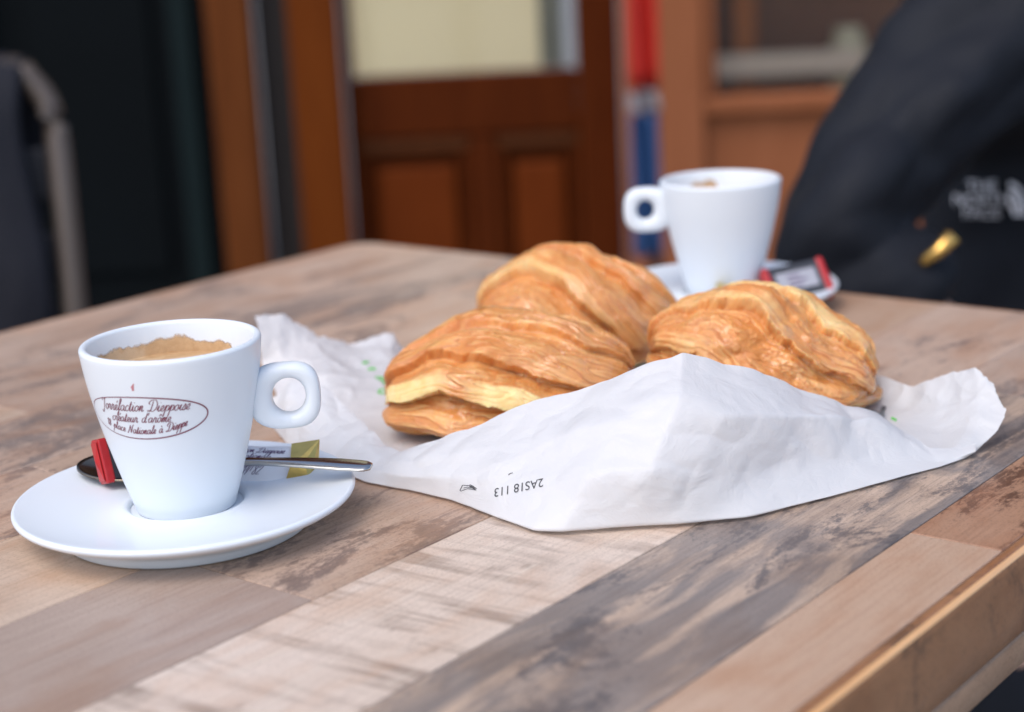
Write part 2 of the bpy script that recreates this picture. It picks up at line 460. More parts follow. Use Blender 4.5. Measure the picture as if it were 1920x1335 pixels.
# plank kinds
PK = dict(
    grey=mat_plank('plank_grey_brown', (.30, .225, .185), (.37, .29, .24), (.13, .095, .08), seed=1),
    sawn=mat_plank('plank_pale_sawn', (.52, .415, .335), (.60, .50, .42), (.16, .11, .085), saw=1.0, seed=2),
    dark=mat_plank('plank_dark_weathered', (.17, .145, .133), (.26, .21, .18), (.055, .05, .052), stain=.40, seed=3, pale=(.44, .32, .235), pale_amt=.95, stain_scale=11),
    tan=mat_plank('plank_tan', (.38, .25, .17), (.44, .31, .225), (.16, .085, .05), seed=4),
    red=mat_plank('plank_red_brown', (.30, .165, .10), (.36, .21, .135), (.045, .02, .012), stain=.35, seed=5.4, stain_scale=14),
    smudge=mat_plank('plank_tan_smudged', (.37, .26, .19), (.44, .32, .245), (.10, .07, .058), stain=.32, seed=6.3, stain_scale=12),
    pale=mat_plank('plank_pale_striated', (.45, .335, .25), (.52, .41, .325), (.16, .10, .07), saw=.3, seed=7),
    mixed=mat_plank('plank_mixed', (.36, .255, .195), (.45, .34, .27), (.11, .09, .082), stain=.45, seed=8.7, stain_scale=8),
    mixed2=mat_plank('plank_mixed_warm', (.42, .29, .215), (.48, .36, .28), (.12, .09, .08), stain=.34, seed=12.1, stain_scale=8))
rows = [  # v0, v1, [(u end, kind), ...]
    (.2065, .245, [(.17, 'red'), (.514, 'tan'), (.842, 'red')]),
    (.245, .312, [(.30, 'tan'), (.69, 'dark'), (.842, 'mixed')]),
    (.312, .381, [(.16, 'grey'), (.565, 'sawn'), (.842, 'mixed2')]),
    (.381, .452, [(.36, 'grey'), (.60, 'smudge'), (.842, 'tan')]),
    (.452, .520, [(.3475, 'pale'), (.70, 'tan'), (.842, 'mixed2')]),
    (.520, .588, [(.40, 'mixed2'), (.842, 'smudge')]),
    (.588, .656, [(.25, 'tan'), (.62, 'mixed'), (.842, 'mixed2')]),
    (.656, .724, [(.45, 'pale'), (.842, 'mixed')]),
    (.724, .792, [(.33, 'mixed2'), (.70, 'mixed'), (.842, 'mixed2')]),
    (.792, .815, [(.55, 'smudge'), (.842, 'mixed2')])]
EDGE_IN = .0052
clip_poly = rrect(EDGE_IN)
def clip(poly, cp):
    out = poly
    for i in range(len(cp)):
        a, b = cp[i], cp[(i+1) % len(cp)]
        inp, out = out, []
        def side(p): return (b[0]-a[0])*(p[1]-a[1])-(b[1]-a[1])*(p[0]-a[0])
        for k in range(len(inp)):
            p, q = inp[k], inp[(k+1) % len(inp)]
            sp, sq = side(p), side(q)
            if sp >= 0: out.append(p)
            if (sp >= 0) != (sq >= 0):
                t = sp/(sp-sq); out.append((p[0]+(q[0]-p[0])*t, p[1]+(q[1]-p[1])*t))
        if not out: return []
    res = []
    for p in out:
        if not res or math.hypot(p[0]-res[-1][0], p[1]-res[-1][1]) > 1e-6: res.append(p)
    if len(res) > 1 and math.hypot(res[0][0]-res[-1][0], res[0][1]-res[-1][1]) < 1e-6: res.pop()
    return res
gap = .00022
for v0, v1, segs in rows:
    u = U0
    for ue, kind in segs:
        poly = clip([(u+gap, v0+gap), (ue-gap, v0+gap), (ue-gap, v1-gap), (u+gap, v1-gap)], clip_poly)
        u = ue
        if len(poly) < 3: continue
        bm = bmesh.new()
        top = [bm.verts.new((p[0], p[1], TH)) for p in poly]
        f = bm.faces.new(top)
        r = bmesh.ops.extrude_face_region(bm, geom=[f])
        for e in r['geom']:
            if isinstance(e, bmesh.types.BMVert): e.co.z = TH-.004
        bm.normal_update()
        bmesh.ops.recalc_face_normals(bm, faces=bm.faces[:])
        te = [e for e in bm.edges if all(v.co.z > TH-1e-6 for v in e.verts)]
        bmesh.ops.bevel(bm, geom=te, offset=.0003, segments=1, affect='EDGES')
        bm_obj('plank', bm, PK[kind], table)
# rounded edge band, underside strip and core
def ring(name, prof, mat):
    V = []; F = []
    n = None
    for ins, z in prof:
        P = rrect(ins, 8); n = len(P)
        V += [(p[0], p[1], TH+z) for p in P]
    for k in range(len(prof)-1):
        for i in range(n):
            j = (i+1) % n
            F.append((k*n+i, (k+1)*n+i, (k+1)*n+j, k*n+j))
    return mesh_obj(name, V, F, mat, table)
R_ = .0052
band = mat_plank('edge_band', (.23, .105, .045), (.33, .165, .08), (.08, .04, .02), seed=9, stain=.15)
ring('edge_band', [(R_+.0, -.004), (R_-.0002, -.0012), (R_-.0006, -.00005)]+[(R_-.0006-(R_-.0006)*math.sin(rad(a)), -(R_-.0006)*(1-math.cos(rad(a)))) for a in range(12, 91, 13)]+[(-.0004, -.012), (-.0002, -.022), (.0008, -.031), (.003, -.034), (.012, -.034)], band)
q_ = R_-.0006
def edge_highlight_mat():
    N = Nodes('painted_edge_highlight'); c = N.coord(); f = N.noise(N.map(c, (14, 14, 14)), 3, 4)
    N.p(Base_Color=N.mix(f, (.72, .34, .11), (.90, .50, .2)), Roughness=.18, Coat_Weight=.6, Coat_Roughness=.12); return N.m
ring('edge_highlight', [(q_-q_*math.sin(rad(a))-.0003*math.sin(rad(a)), -q_*(1-math.cos(rad(a)))+.0003*math.cos(rad(a))) for a in range(36, 62, 5)], edge_highlight_mat())  # orange highlight along the nosing, painted as a thin bright strip
ring('underside_strip', [(.02, -.0345), (.0042, -.0345), (.003, -.036), (.003, -.046), (.0045, -.0475), (.03, -.0475)], mat_plank('strip_wood', (.30, .18, .11), (.37, .24, .16), (.12, .07, .04), seed=10))
P = rrect(.0056); n = len(P)
mesh_obj('core', [(p[0], p[1], TH-.0045) for p in P]+[(p[0], p[1], TH-.044) for p in P], [tuple(range(n)), tuple(range(2*n-1, n-1, -1))]+[(i, n+i, n+(i+1) % n, (i+1) % n) for i in range(n)], simple('core_dark', (.05, .03, .02), .8), table, smooth=False)
BLK = simple('black_metal', (.012, .012, .014), .45)
for uu in (U0+.06, U1-.06):
    for vv in (V0+.06, V1-.06):
        box('leg', uu-.02, uu+.02, vv-.02, vv+.02, 0, TH-.0478, BLK, table, .003)

# ------------------------------------------------------------------ cups and saucers
C1 = (-.1227, .5982); C2 = (.1161, .9079)
HC = .0632                      # cup height
ZW = .0078                      # cup foot over the table (well of the saucer)
def cup_r(t):                   # t = 0 rim .. 1 foot
    return float(np.interp(t, [0, .06, .25, .5, .75, .93, 1], [.0325, .0324, .0306, .0271, .0229, .0195, .0179]))
outer = []
for k in range(41):
    t = k/40; outer.append((cup_r(t), HC*(1-t)))
# smooth the interpolated outline
ra = np.array([p[0] for p in outer])
for _ in range(12): ra[1:-1] = .25*ra[:-2]+.5*ra[1:-1]+.25*ra[2:]
outer = [(r, p[1]) for r, p in zip(ra, outer)]
def cup_outer_r(z): return float(np.interp(z, [p[1] for p in outer][::-1], [p[0] for p in outer][::-1]))
def make_cup(label, handle_az, hx=.0407, hz=.0390, hole=1.0, ring_h=.0124):
    root = empty('coffee_cup'); tag(root, label, 'cup', 'white espresso cups')
    th = .0029
    prof = [(.0005, .0022), (.013, .0022), (.0145, .0004), (.0178, 0), (.0184, .0006)]
    prof += [(r, z) for r, z in outer[::-1] if .0012 < z < HC-.0018]
    rr = cup_outer_r(HC)
    for a in range(0, 181, 18): prof.append((rr-.00145+.00145*math.cos(rad(a)), HC-.00145+.00145*math.sin(rad(a))))
    for r, z in outer[3:38:2]: prof.append((r-th-.0012*(1-z/HC), z))
    prof += [(.012, .0058), (.006, .005), (.0005, .005)]
    lathe('cup_body', prof, PORC, root, 160)
    # handle: a flattened ring with an oval hole, rooted in the wall
    V = []; F = []; na, nb = 72, 24
    for i in range(na):
        a = 2*math.pi*i/na; ca, sa = math.cos(a), math.sin(a)
        ri = 1/((abs(ca)/(.0060*hole))**2.1+(abs(sa)/(.0067*hole))**2.1)**(1/2.1)
        lx = .0116 if ca > 0 else .0150
        ro = 1/((abs(ca)/lx)**2.75+(abs(sa)/ring_h)**2.75)**(1/2.75)
        mid, hf = (ri+ro)/2, (ro-ri)/2
        dep = .0043+.0016*max(0, -ca)
        for k in range(nb):
            b = 2*math.pi*k/nb; cb, sb = math.cos(b), math.sin(b)
            cb = math.copysign(abs(cb)**.8, cb); sb = math.copysign(abs(sb)**.8, sb)
            rr_ = mid+hf*cb
            V.append((hx+rr_*ca, dep*sb, hz+rr_*sa))
    for i in range(na):
        j = (i+1) % na
        for k in range(nb):
            k2 = (k+1) % nb; F.append((i*nb+k, j*nb+k, j*nb+k2, i*nb+k2))
    h = mesh_obj('handle', V, F, PORC, root); h.rotation_euler = (0, 0, handle_az)
    return root
cup1 = make_cup('white espresso cup with maroon oval lettering, nearest on its saucer', rad(6))
cup1.location = (*C1, ZW)
cup2 = make_cup('plain white espresso cup standing behind the pastries', rad(180-2), .0405, .0480, .76, .0122)
cup2.location = (*C2, ZW)
# coffee and the crema left on the wall
def mat_coffee(film=False):
    N = Nodes('crema_film' if film else 'crema'); c = N.coord(); f = N.noise(c, 260, 6, .7); gq = N.noise(c, 900, 3); big = N.noise(c, 90, 3)
    col = N.mix(N.ramp(f, [(.3, 0.), (.7, 1.)]), (.47, .28, .13), (.60, .39, .205))
    col = N.mix(N.math('MULTIPLY', N.ramp(big, [(.5, 0.), (.62, 1.)]), .5), col, (.68, .52, .34))
    N.p(Base_Color=col, Roughness=.3, Normal=N.bump(gq, .3, .0004))
    if film:
        e = N.n('Attribute', attribute_name='film').outputs['Fac']
        al = N.ramp(N.math('ADD', e, N.math('MULTIPLY', N.math('SUBTRACT', f, .5), .4)), [(.10, 0.), (.34, 1.)])
        N.p(Alpha=al)
    return N.m
CREMA = mat_coffee(); FILM = mat_coffee(True)
def inner_r(z): return cup_outer_r(z)-.0029-.0012*(1-z/HC)
def coffee(root, zc, residue, cover):
    V = [(0, 0, zc)]; n = 96; R = inner_r(zc)-.0001
    for i in range(n): a = 2*math.pi*i/n; V.append((R*math.cos(a), R*math.sin(a), zc))
    mesh_obj('coffee', V, [(0, 1+i, 1+(i+1) % n) for i in range(n)], CREMA, root)
    V = []; F = []; a0, a1 = cover; m = 420; k = 8
    A = np.linspace(rad(a0), rad(a1), m)
    hgt = residue*(.80+.55*fbm(np.stack([A*2.3, A*0+3.1, A*0+.4], 1), 4)+.02*fbm(np.stack([A*7, A*0+9.3, A*0+.7], 1), 4))
    env = sstep(0, .05, np.linspace(0, 1, m))*sstep(0, .05, 1-np.linspace(0, 1, m))
    hgt = np.clip(hgt*env, .0003, residue*1.15)
    for a, hh in zip(A, hgt):
        for q in range(k+1):
            z = zc+hh*q/k; r = inner_r(z)-.00018
            V.append((r*math.cos(a), r*math.sin(a), z))
    for i in range(m-1):
        for q in range(k):
            F.append((i*(k+1)+q, i*(k+1)+q+1, (i+1)*(k+1)+q+1, (i+1)*(k+1)+q))
    o = mesh_obj('coffee_residue', V, F, FILM, root)
    at = o.data.attributes.new('film', 'FLOAT', 'POINT')
    at.data.foreach_set('value', np.array([(1-(i % (k+1))/k)*min(1.0, 12*min((i//(k+1))/m, 1-(i//(k+1))/m)) for i in range(len(V))], np.float32))
coffee(cup1, HC-.0118, .0080, (44, 186))
coffee(cup2, HC-.0150, .0125, (84, 122))

def make_saucer(label):
    prof = [(.0004, .0046), (.036, .0046), (.039, .0006), (.0425, 0), (.0452, .0004), (.0462, .0020), (.0475, .0046), (.052, .0066), (.058, .0088), (.0611, .0105),
            (.0620, .0112), (.0624, .0121), (.0621, .0130), (.0613, .0134), (.0600, .0131), (.055, .0119), (.046, .0104), (.036, .0094), (.0285, .0092), (.0245, .0097), (.0228, .0099),
            (.0215, .0094), (.0207, .0082), (.0200, .0078), (.010, .0078), (.0004, .0078)]
    o = lathe('saucer', [tuple(p) for p in catmull(prof, 3)], PORC, None, 192)
    return tag(o, label, 'saucer', 'white porcelain saucers')
s1 = make_saucer('white saucer under the lettered cup, spoon and wrapped treats on it'); s1.location = (*C1, 0)
s2 = make_saucer('white saucer under the plain cup behind the pastries'); s2.location = (*C2, 0)

# ------------------------------------------------------------------ script lettering
G = {
 'a': ([[(.75,.85),(.5,1),(.15,.75),(.1,.3),(.3,0),(.6,.3),(.78,.95),(.72,.3),(.85,0),(1.05,.25)]], 1.0),
 'c': ([[(.65,.8),(.45,1),(.12,.7),(.1,.25),(.35,0),(.75,.25)]], .72),
 'd': ([[(.75,.85),(.5,1),(.15,.75),(.1,.3),(.3,0),(.6,.3),(.95,2.0),(.72,.3),(.85,0),(1.05,.25)]], 1.0),
 'e': ([[(0,.2),(.4,.45),(.55,.8),(.4,1),(.15,.7),(.12,.25),(.35,0),(.7,.25)]], .68),
 'f': ([[(0,.1),(.4,.9),(.72,1.9),(.52,2.05),(.36,1.2),(.2,-.6),(.05,-.95),(-.02,-.6),(.35,.05),(.7,.25)]], .62),
 'i': ([[(0,.2),(.3,1),(.2,.25),(.35,0),(.6,.25)],[(.42,1.45),(.46,1.55)]], .55),
 'l': ([[(0,.2),(.45,1.3),(.55,1.9),(.4,1.9),(.22,.4),(.35,0),(.6,.25)]], .55),
 'm': ([[(0,.2),(.25,1),(.1,0)],[(.1,0),(.4,.9),(.55,.9),(.45,0)],[(.45,0),(.75,.9),(.9,.9),(.8,.2),(.95,0),(1.15,.25)]], 1.12),
 'n': ([[(0,.2),(.25,1),(.1,0)],[(.1,0),(.45,.9),(.62,.9),(.52,.2),(.65,0),(.9,.25)]], .85),
 'o': ([[(.45,1),(.15,.75),(.1,.3),(.35,0),(.65,.35),(.65,.8),(.45,1),(.6,.85),(.9,.85)]], .82),
 'p': ([[(0,.2),(.3,1),(0,-1)],[(.02,-.9),(.3,.6),(.55,1),(.75,.7),(.6,.15),(.32,.05)],[(.6,.15),(.85,.2)]], .82),
 'r': ([[(0,.2),(.25,1.05),(.35,.9),(.55,.9),(.45,.2),(.6,0),(.8,.25)]], .75),
 's': ([[(0,.1),(.4,1.05),(.5,.45),(.35,0),(.05,.1),(.4,.05),(.7,.25)]], .65),
 't': ([[(0,.2),(.4,1.7),(.2,.25),(.35,0),(.6,.25)],[(.1,1.15),(.6,1.2)]], .55),
 'u': ([[(0,.2),(.25,1),(.15,.25),(.35,0),(.6,.4),(.72,1),(.65,.2),(.8,0),(1,.25)]], .95),
 'T': ([[(.1,1.4),(.2,1.95),(.6,1.8),(1.25,2.05)],[(.78,1.85),(.62,.6),(.35,-.5),(.0,-.55),(.05,-.2)]], 1.0),
 'D': ([[(.75,1.75),(.55,.3),(.25,.0),(.0,.15),(.4,.2),(.9,.0),(1.4,.5),(1.5,1.3),(1.1,1.95),(.4,1.9),(.05,1.5),(.25,1.2)]], 1.6),
 'N': ([[(-.1,.1),(.1,.0),(.55,1.9)],[(.55,1.9),(.9,.05)],[(.9,.05),(1.25,1.9),(1.5,2.0)]], 1.4),
 "'": ([[(.25,2.0),(.12,1.45)]], .3),
 '1': ([[(.1,1.3),(.45,1.8),(.3,0)]], .6),
 '2': ([[(.1,1.3),(.4,1.8),(.7,1.4),(.0,0)],[(0,0),(.7,.05)]], .85),
 '7': ([[(.1,1.7),(.75,1.8)],[(.75,1.8),(.2,0)]], .8),
 '8': ([[(.6,1.6),(.35,1.8),(.15,1.4),(.5,.8),(.5,.2),(.2,0),(.05,.4),(.6,1.3),(.6,1.6)]], .8)}
ACC = {'é': ('e', [(.42,1.35),(.7,1.7)]), 'ô': ('o', [(.2,1.3),(.5,1.65),(.68,1.3)]), 'à': ('a', [(.35,1.7),(.55,1.35)])}
def script_text(txt, slant=.35):
    """strokes (lists of 2-D points, x-height 1) and the total width"""
    S = []; x = 0
    for ch in txt:
        if ch == ' ': x += .75; continue
        extra = None
        if ch in ACC: ch, extra = ACC[ch]
        st, wd = G[ch]
        for s_ in st+([extra] if extra else []):
            q = catmull(s_, 5) if len(s_) > 2 else [np.array(s_[0], float), np.array(s_[-1], float)]
            S.append([(x+p[0]+slant*p[1], p[1]) for p in q])
        x += wd
    return S, x
def ribbons(strokes, wid, thick=None):
    """2-D ribbon mesh; down strokes a little heavier than up strokes"""
    V = []; F = []
    for s_ in strokes:
        P = [np.array(p, float) for p in s_]
        b = len(V)
        for i, p in enumerate(P):
            t = P[min(i+1, len(P)-1)]-P[max(i-1, 0)]; L = np.hypot(*t) or 1; t = t/L
            nrm = np.array([-t[1], t[0]])
            wv = wid*(.75+.5*abs(t[1])) if thick is None else thick(p)
            V += [p+nrm*wv/2, p-nrm*wv/2]
        for i in range(len(P)-1): F.append((b+2*i, b+2*i+1, b+2*i+3, b+2*i+2))
    return V, F
# oval logo on the near cup
zc_logo = float(pt(281, 781, .5715)[2])-ZW
view_az = math.atan2(-C1[1], -C1[0])
LOGO_AZ = view_az-rad(27)
def on_cup(p, off=.00012):
    s_, v = p; z = zc_logo+v; r = cup_outer_r(z)+off
    a = LOGO_AZ+s_/.0285
    return (r*math.cos(a), r*math.sin(a), z)
def logo_part(name, V, F):
    return mesh_obj(name, [on_cup(v) for v in V], F, INK, cup1)
ov = [(.0236*math.cos(a), .0080*math.sin(a)) for a in np.linspace(0, 2*math.pi, 121)]
V, F = ribbons([ov], .0004, lambda p: .00026+.00022*max(0, min(1, (p[0]/.0243+.6))))
logo_part('oval_outline', V, F)
def logo_line(txt, halfw, base, x0, curve=0.0, hscale=1.0):
    S, wd = script_text(txt); k = 2*halfw/wd
    S2 = []
    for s_ in S:
        q = []
        for x, y in s_:
            X = (x*k-halfw); q.append((X+x0, base+y*k*hscale+curve*(X/halfw)**2))
        S2.append(q)
    V, F = ribbons(S2, .00024)
    logo_part('lettering', V, F)
logo_line('Torréfaction Dieppoise', .0164, .0027, .0010, -.0004, 1.15)
logo_line('créateur d\'arôme', .0112, -.0016, -.0004, 0, 1.05)
logo_line('18 place Nationale à Dieppe', .0158, -.0061, .0004, .0024, 1.1)
V, F = ribbons([[(.0004, .0107), (-.0004, .0118), (.0002, .0124), (.0007, .0131)], [(-.0002, .0105), (.0004, .0122)]], .00035)
logo_part('emblem_mark', V, F).data.materials[0] = simple('pink_print', (.55, .18, .2), .4)

# ------------------------------------------------------------------ spoon
def spoon():
    A = np.array(onz(148, 872, .0165)); B = np.array(pt(697, 884, .625))
    A[1] = .632; A = np.array(pt(146, 868, .630)); B = np.array(pt(697, 882, .602))
    L = np.linalg.norm(B-A); d = (B-A)/L
    root = empty('teaspoon', tuple((A+B)/2)); tag(root, 'small steel teaspoon lying across the saucer behind the lettered cup', 'spoon')
    ex = Vector(d); ez = Vector((0, -.22, 1)); ey = ez.cross(ex).normalized(); ez = ex.cross(ey).normalized()
    def W(x, y, z): return Vector(A-(A+B)/2)+ex*x+ey*y+ez*z
    # bowl
    V = []; F = []; n, m = 48, 10
    bl, bw, bd = .019, .0112, .0028
    for j in range(m+1):
        q = j/m
        for i in range(n):
            a = 2*math.pi*i/n
            V.append(W(bl+bl*q*math.cos(a), bw*q*math.sin(a)*(1+.12*math.cos(a)), -bd*(1-q*q)))
    for j in range(m):
        for i in range(n):
            k = (i+1) % n; F.append((j*n+i, (j+1)*n+i, (j+1)*n+k, j*n+k))
    b = mesh_obj('bowl', V, F, simple('steel_painted_reflection', (.20, .165, .13), .25, 1.0, .15, 60), root); md = b.modifiers.new('s', 'SOLIDIFY'); md.thickness = .0009; md.offset = -1  # dark brown reflection painted into the bowl's base colour
    # handle: narrow neck, flaring to a flat end
    V = []; F = []; n = 40; prof = [(-1, 0), (-.8, .75), (0, 1), (.8, .75), (1, 0), (.8, -.6), (0, -.8), (-.8, -.6)]
    for i in range(n+1):
        t = i/n; x = .0365+(L-.0365)*t
        hw = np.interp(t, [0, .12, .5, .85, .97, 1], [.0022, .0019, .0024, .0043, .0040, .0022]); ht = np.interp(t, [0, .3, .8, 1], [.0010, .0011, .0010, .0008])
        z = .0004+.0032*math.sin(t*math.pi)*.6-.0004*t+.0016*t*t
        for yy, zz in prof: V.append(W(x, hw*yy, z+ht*zz))
    for i in range(n):
        for k in range(8):
            k2 = (k+1) % 8; F.append((i*8+k, i*8+k2, (i+1)*8+k2, (i+1)*8+k))
    F += [tuple(range(7, -1, -1)), tuple(n*8+k for k in range(8))]
    mesh_obj('spoon_handle', V, F, STEEL, root)
spoon()

# ------------------------------------------------------------------ wrapped treats
RED = simple('red_foil', (.44, .016, .02), .3, var=.25, scale=220, bump=.0006)
BLK2 = simple('black_wrapper', (.03, .032, .04), .35)
WHT = simple('white_wrapper', (.80, .79, .80), .45, var=.04)
GOLD = simple('gold_foil', (.62, .46, .14), .28, .85, .2, 250, .0006)
PURP = simple('purple_print', (.10, .045, .12), .5)
def frame_obj(o, loc, ex, up):
    ex = Vector(ex).normalized(); ez = Vector(up); ey = ez.cross(ex).normalized(); ez = ex.cross(ey)
    o.matrix_world = Matrix(((ex[0], ey[0], ez[0], loc[0]), (ex[1], ey[1], ez[1], loc[1]), (ex[2], ey[2], ez[2], loc[2]), (0, 0, 0, 1)))
def chocolate(label, loc, ex, up, L=.036, W=.021, H=.0075):
    root = empty('wrapped_chocolate'); tag(root, label, 'chocolate', 'wrapped chocolates on the saucers')
    box('wrapper', -L/2, L/2, -W/2, W/2, 0, H, BLK2, root, .0009)
    e = .0035
    for s_ in (-1, 1):
        xa, xb = (-L/2-.0004, -L/2+e) if s_ < 0 else (L/2-e, L/2+.0004)
        o = box('red_end', xa, xb, -W/2-.0004, W/2+.0004, -.0002, H+.0004, RED, root, .0008)
        # folded flap on the end face
        x = xa-.0004 if s_ < 0 else xb+.0004
        V = [(x, -W/2*.9, H*.1), (x, W/2*.9, H*.1), (x-s_*0+s_*.0012, .0, H*.62), (x, -W/2*.9, H*.95), (x, W/2*.9, H*.95)]
        mesh_obj('fold', V, [(0, 1, 2), (3, 2, 4), (0, 2, 3), (1, 4, 2)], RED, root, smooth=False)
    box('label_patch', -L/2+.006, L/2-.006, -W/2+.006, W/2-.005, H+.0001, H+.0004, simple('grey_label', (.36, .36, .40), .4), root)
    for yy in (-.003, 0, .003):
        box('print_line', -L/2+.012, L/2-.012-abs(yy), yy-.0005, yy+.0005, H+.0005, H+.0006, PURP, root)
    frame_obj(root, loc, ex, up); return root
def sugar(label, loc, ex, up, L=.034, W=.024, H=.0045, text=True):
    root = empty('sugar_packet'); tag(root, label, 'sugar packet', 'white and gold packets on the saucers')
    # slightly pillowed white wrapper
    V = []; F = []; n = 16
    for s_ in (1, -1):
        for j in range(n+1):
            for i in range(n+1):
                x = i/n*2-1; y = j/n*2-1
                z = (1-abs(x)**4)*(1-abs(y)**4)
                V.append((x*L/2, y*W/2, H/2+s_*H/2*z+.00025*math.sin(7*x+3*y)))
    o2 = (n+1)**2
    for j in range(n):
        for i in range(n):
            a = j*(n+1)+i; F.append((a, a+1, a+n+2, a+n+1)); F.append((o2+a, o2+a+n+1, o2+a+n+2, o2+a+1))
    body = mesh_obj('wrapper', V, F, WHT, root)
    # gold ends folded to a point
    for s_ in ((1,) if text else (1, -1)):
        x0 = s_*L/2*.80; x1 = s_*(L/2+.0075)
        V = [(x0, -W/2*1.0, H*.5), (x0+s_*.002, -.1*W, H*1.25), (x0, W/2*1.0, H*.9), (x1, W*.50, H*1.5), (x1-s_*.002, -W*.30, H*.7), (x1-s_*.004, 0, H*1.35), (x0, 0, -.0001), (x1, .1*W, -.0002)]
        mesh_obj('gold_end', V, [(0, 1, 5, 4), (1, 2, 3, 5), (0, 4, 7, 6), (2, 6, 7, 3), (4, 5, 3, 7)], GOLD, root, smooth=False)
    if text:
        bv = BVHTree.FromPolygons([v.co for v in body.data.vertices], [p.vertices[:] for p in body.data.polygons])
        for k, (t, hw, x0, y0) in enumerate((('Torréfaction Dieppoise', .0128, .001, .0058), ('place Nationale', .0098, -.001, .0022), ('Dieppe', .0050, .001, -.0014), ('12 72 17 82', .0085, -.002, -.0052))):
            S, wd = script_text(t); kk = 2*hw/wd
            V, F = ribbons([[(x*kk-hw+x0, y*kk*1.15+y0) for x, y in s_] for s_ in S], .00024)
            VV = []
            for v in V:
                h = bv.ray_cast(Vector((v[0], v[1], .02)), Vector((0, 0, -1)))[0]
                VV.append((v[0], v[1], (h.z if h else H)+.0001))
            mesh_obj('lettering', VV, F, PURP, root)
    frame_obj(root, loc, ex, up); return root
# near saucer: red and black chocolate standing behind the cup, white packet with a gold end beside it
ex_, up_ = Vector((.8, .6, 0)), Vector((.6, -.75, .3)).normalized()
ey_ = up_.cross(ex_).normalized()
corner = Vector(pt(203, 905, .613))
cl = corner+ex_*.017+ey_*.00825-up_*.0065
chocolate('red and black wrapped chocolate half hidden behind the lettered cup', cl, ex_, up_, .034, .0165, .0065)
b = pt(492, 866, .627)
sugar('white printed packet with a folded gold end behind the lettered cup', (b[0]-.006, .627, b[2]-.0035), (.99, -.12, -.03), (.02, -.52, .85), .040, .022)
# far saucer
a = pt(1492, 520, .89)
chocolate('red, black and white wrapped chocolate beside the plain cup', (a[0], .892, .0125), (.97, .18, .12), (-.05, -.75, .66), .034, .022)
b = pt(1362, 556, .865)
sugar('small gold-ended packet in front of the plain cup', (b[0], .868, .0125), (.2, .97, 0), (0, 0, 1), .022, .012, .004, text=False)

# ------------------------------------------------------------------ paper bag
BZ = .0009
def onb(px, py): return np.array(onz(px, py, BZ))
cols = []   # each column: T, M2, M1, B, G1, G2, K
def colm(T, B, G1, G2, K, M2=None, M1=None, sag=.0):
    T, B, G1, G2, K = (np.array(q, float) for q in (T, B, G1, G2, K))
    M2 = T*.67+B*.33+np.array([0, -sag, sag*.4]) if M2 is None else np.array(M2, float)
    M1 = T*.33+B*.67+np.array([0, -sag, sag*.4]) if M1 is None else np.array(M1, float)
    cols.append([T, M2, M1, B, G1, G2, K])
colm(pt(503, 748, .715), onb(515, 806), (-.100, .728, BZ), pt(492, 690, .765), pt(479, 592, .775))
colm(pt(545, 716, .716), onb(537, 832), (-.092, .724, BZ), pt(545, 690, .762), pt(530, 592, .785), sag=.002)
colm(pt(604, 716, .708), onb(575, 850), (-.080, .72, BZ), pt(610, 690, .755), pt(604, 634, .79), sag=.004)
colm(pt(668, 775, .686), onb(622, 880), (-.064, .712, BZ), pt(680, 706, .755), pt(668, 645, .80), sag=.004)
colm(pt(726, 834, .658), onb(686, 906), (-.045, .70, BZ), pt(738, 700, .765), pt(735, 628, .803), sag=.004)
colm(pt(753, 849, .642), onb(765, 920), (-.030, .69, BZ), (-.040, .77, BZ), pt(768, 662, .81), sag=.006)
colm(pt(860, 810, .632), onb(850, 941), (-.010, .68, BZ), (-.020, .77, BZ), (-.030, .83, .002), sag=.006)
colm(pt(960, 771, .626), onb(925, 972), (.005, .675, BZ), (.00, .77, BZ), (.00, .85, .002), sag=.005)
colm(pt(1080, 730, .620), onb(1000, 1000), (.025, .67, BZ), (.025, .77, BZ), (.025, .855, .002), sag=.004)
colm(pt(1190, 690, .614), onb(1052, 1003), (.045, .67, BZ), (.05, .77, BZ), (.05, .85, .002), pt(1165, 780, .588), pt(1105, 890, .572))
colm(pt(1280, 655, .611), onb(1190, 992), (.065, .67, BZ), (.07, .77, BZ), (.08, .83, .002), pt(1275, 740, .586), pt(1225, 880, .568))
colm(pt(1400, 692, .621), onb(1272, 988), (.085, .67, BZ), (.09, .76, BZ), (.10, .80, .002), pt(1357, 778, .585), pt(1312, 885, .573))
colm(pt(1520, 735, .637), onb(1400, 975), (.11, .675, BZ), (.115, .75, BZ), (.12, .77, .002), pt(1500, 778, .605), pt(1448, 880, .592))
colm(pt(1640, 772, .652), onb(1550, 936), (.135, .68, BZ), (.145, .71, BZ), pt(1662, 708, .705), pt(1642, 782, .632), pt(1600, 870, .612))
colm(pt(1690, 806, .648), onb(1700, 893), pt(1690, 796, .668), pt(1705, 765, .685), pt(1711, 728, .693), pt(1702, 826, .634), pt(1704, 862, .622))
colm(pt(1742, 840, .633), onb(1762, 876), pt(1768, 810, .655), pt(1775, 755, .672), pt(1790, 701, .678), pt(1750, 856, .627), pt(1757, 868, .623))
colm(pt(1800, 838, .634), onb(1806, 860), pt(1830, 800, .645), pt(1838, 745, .658), pt(1828, 689, .668), pt(1804, 848, .630), pt(1805, 855, .627))
colm(pt(1830, 833, .634), onb(1828, 848), pt(1872, 806, .641), pt(1887, 770, .646), pt(1858, 722, .660), pt(1830, 841, .630), pt(1829, 846, .628))
nr = 7
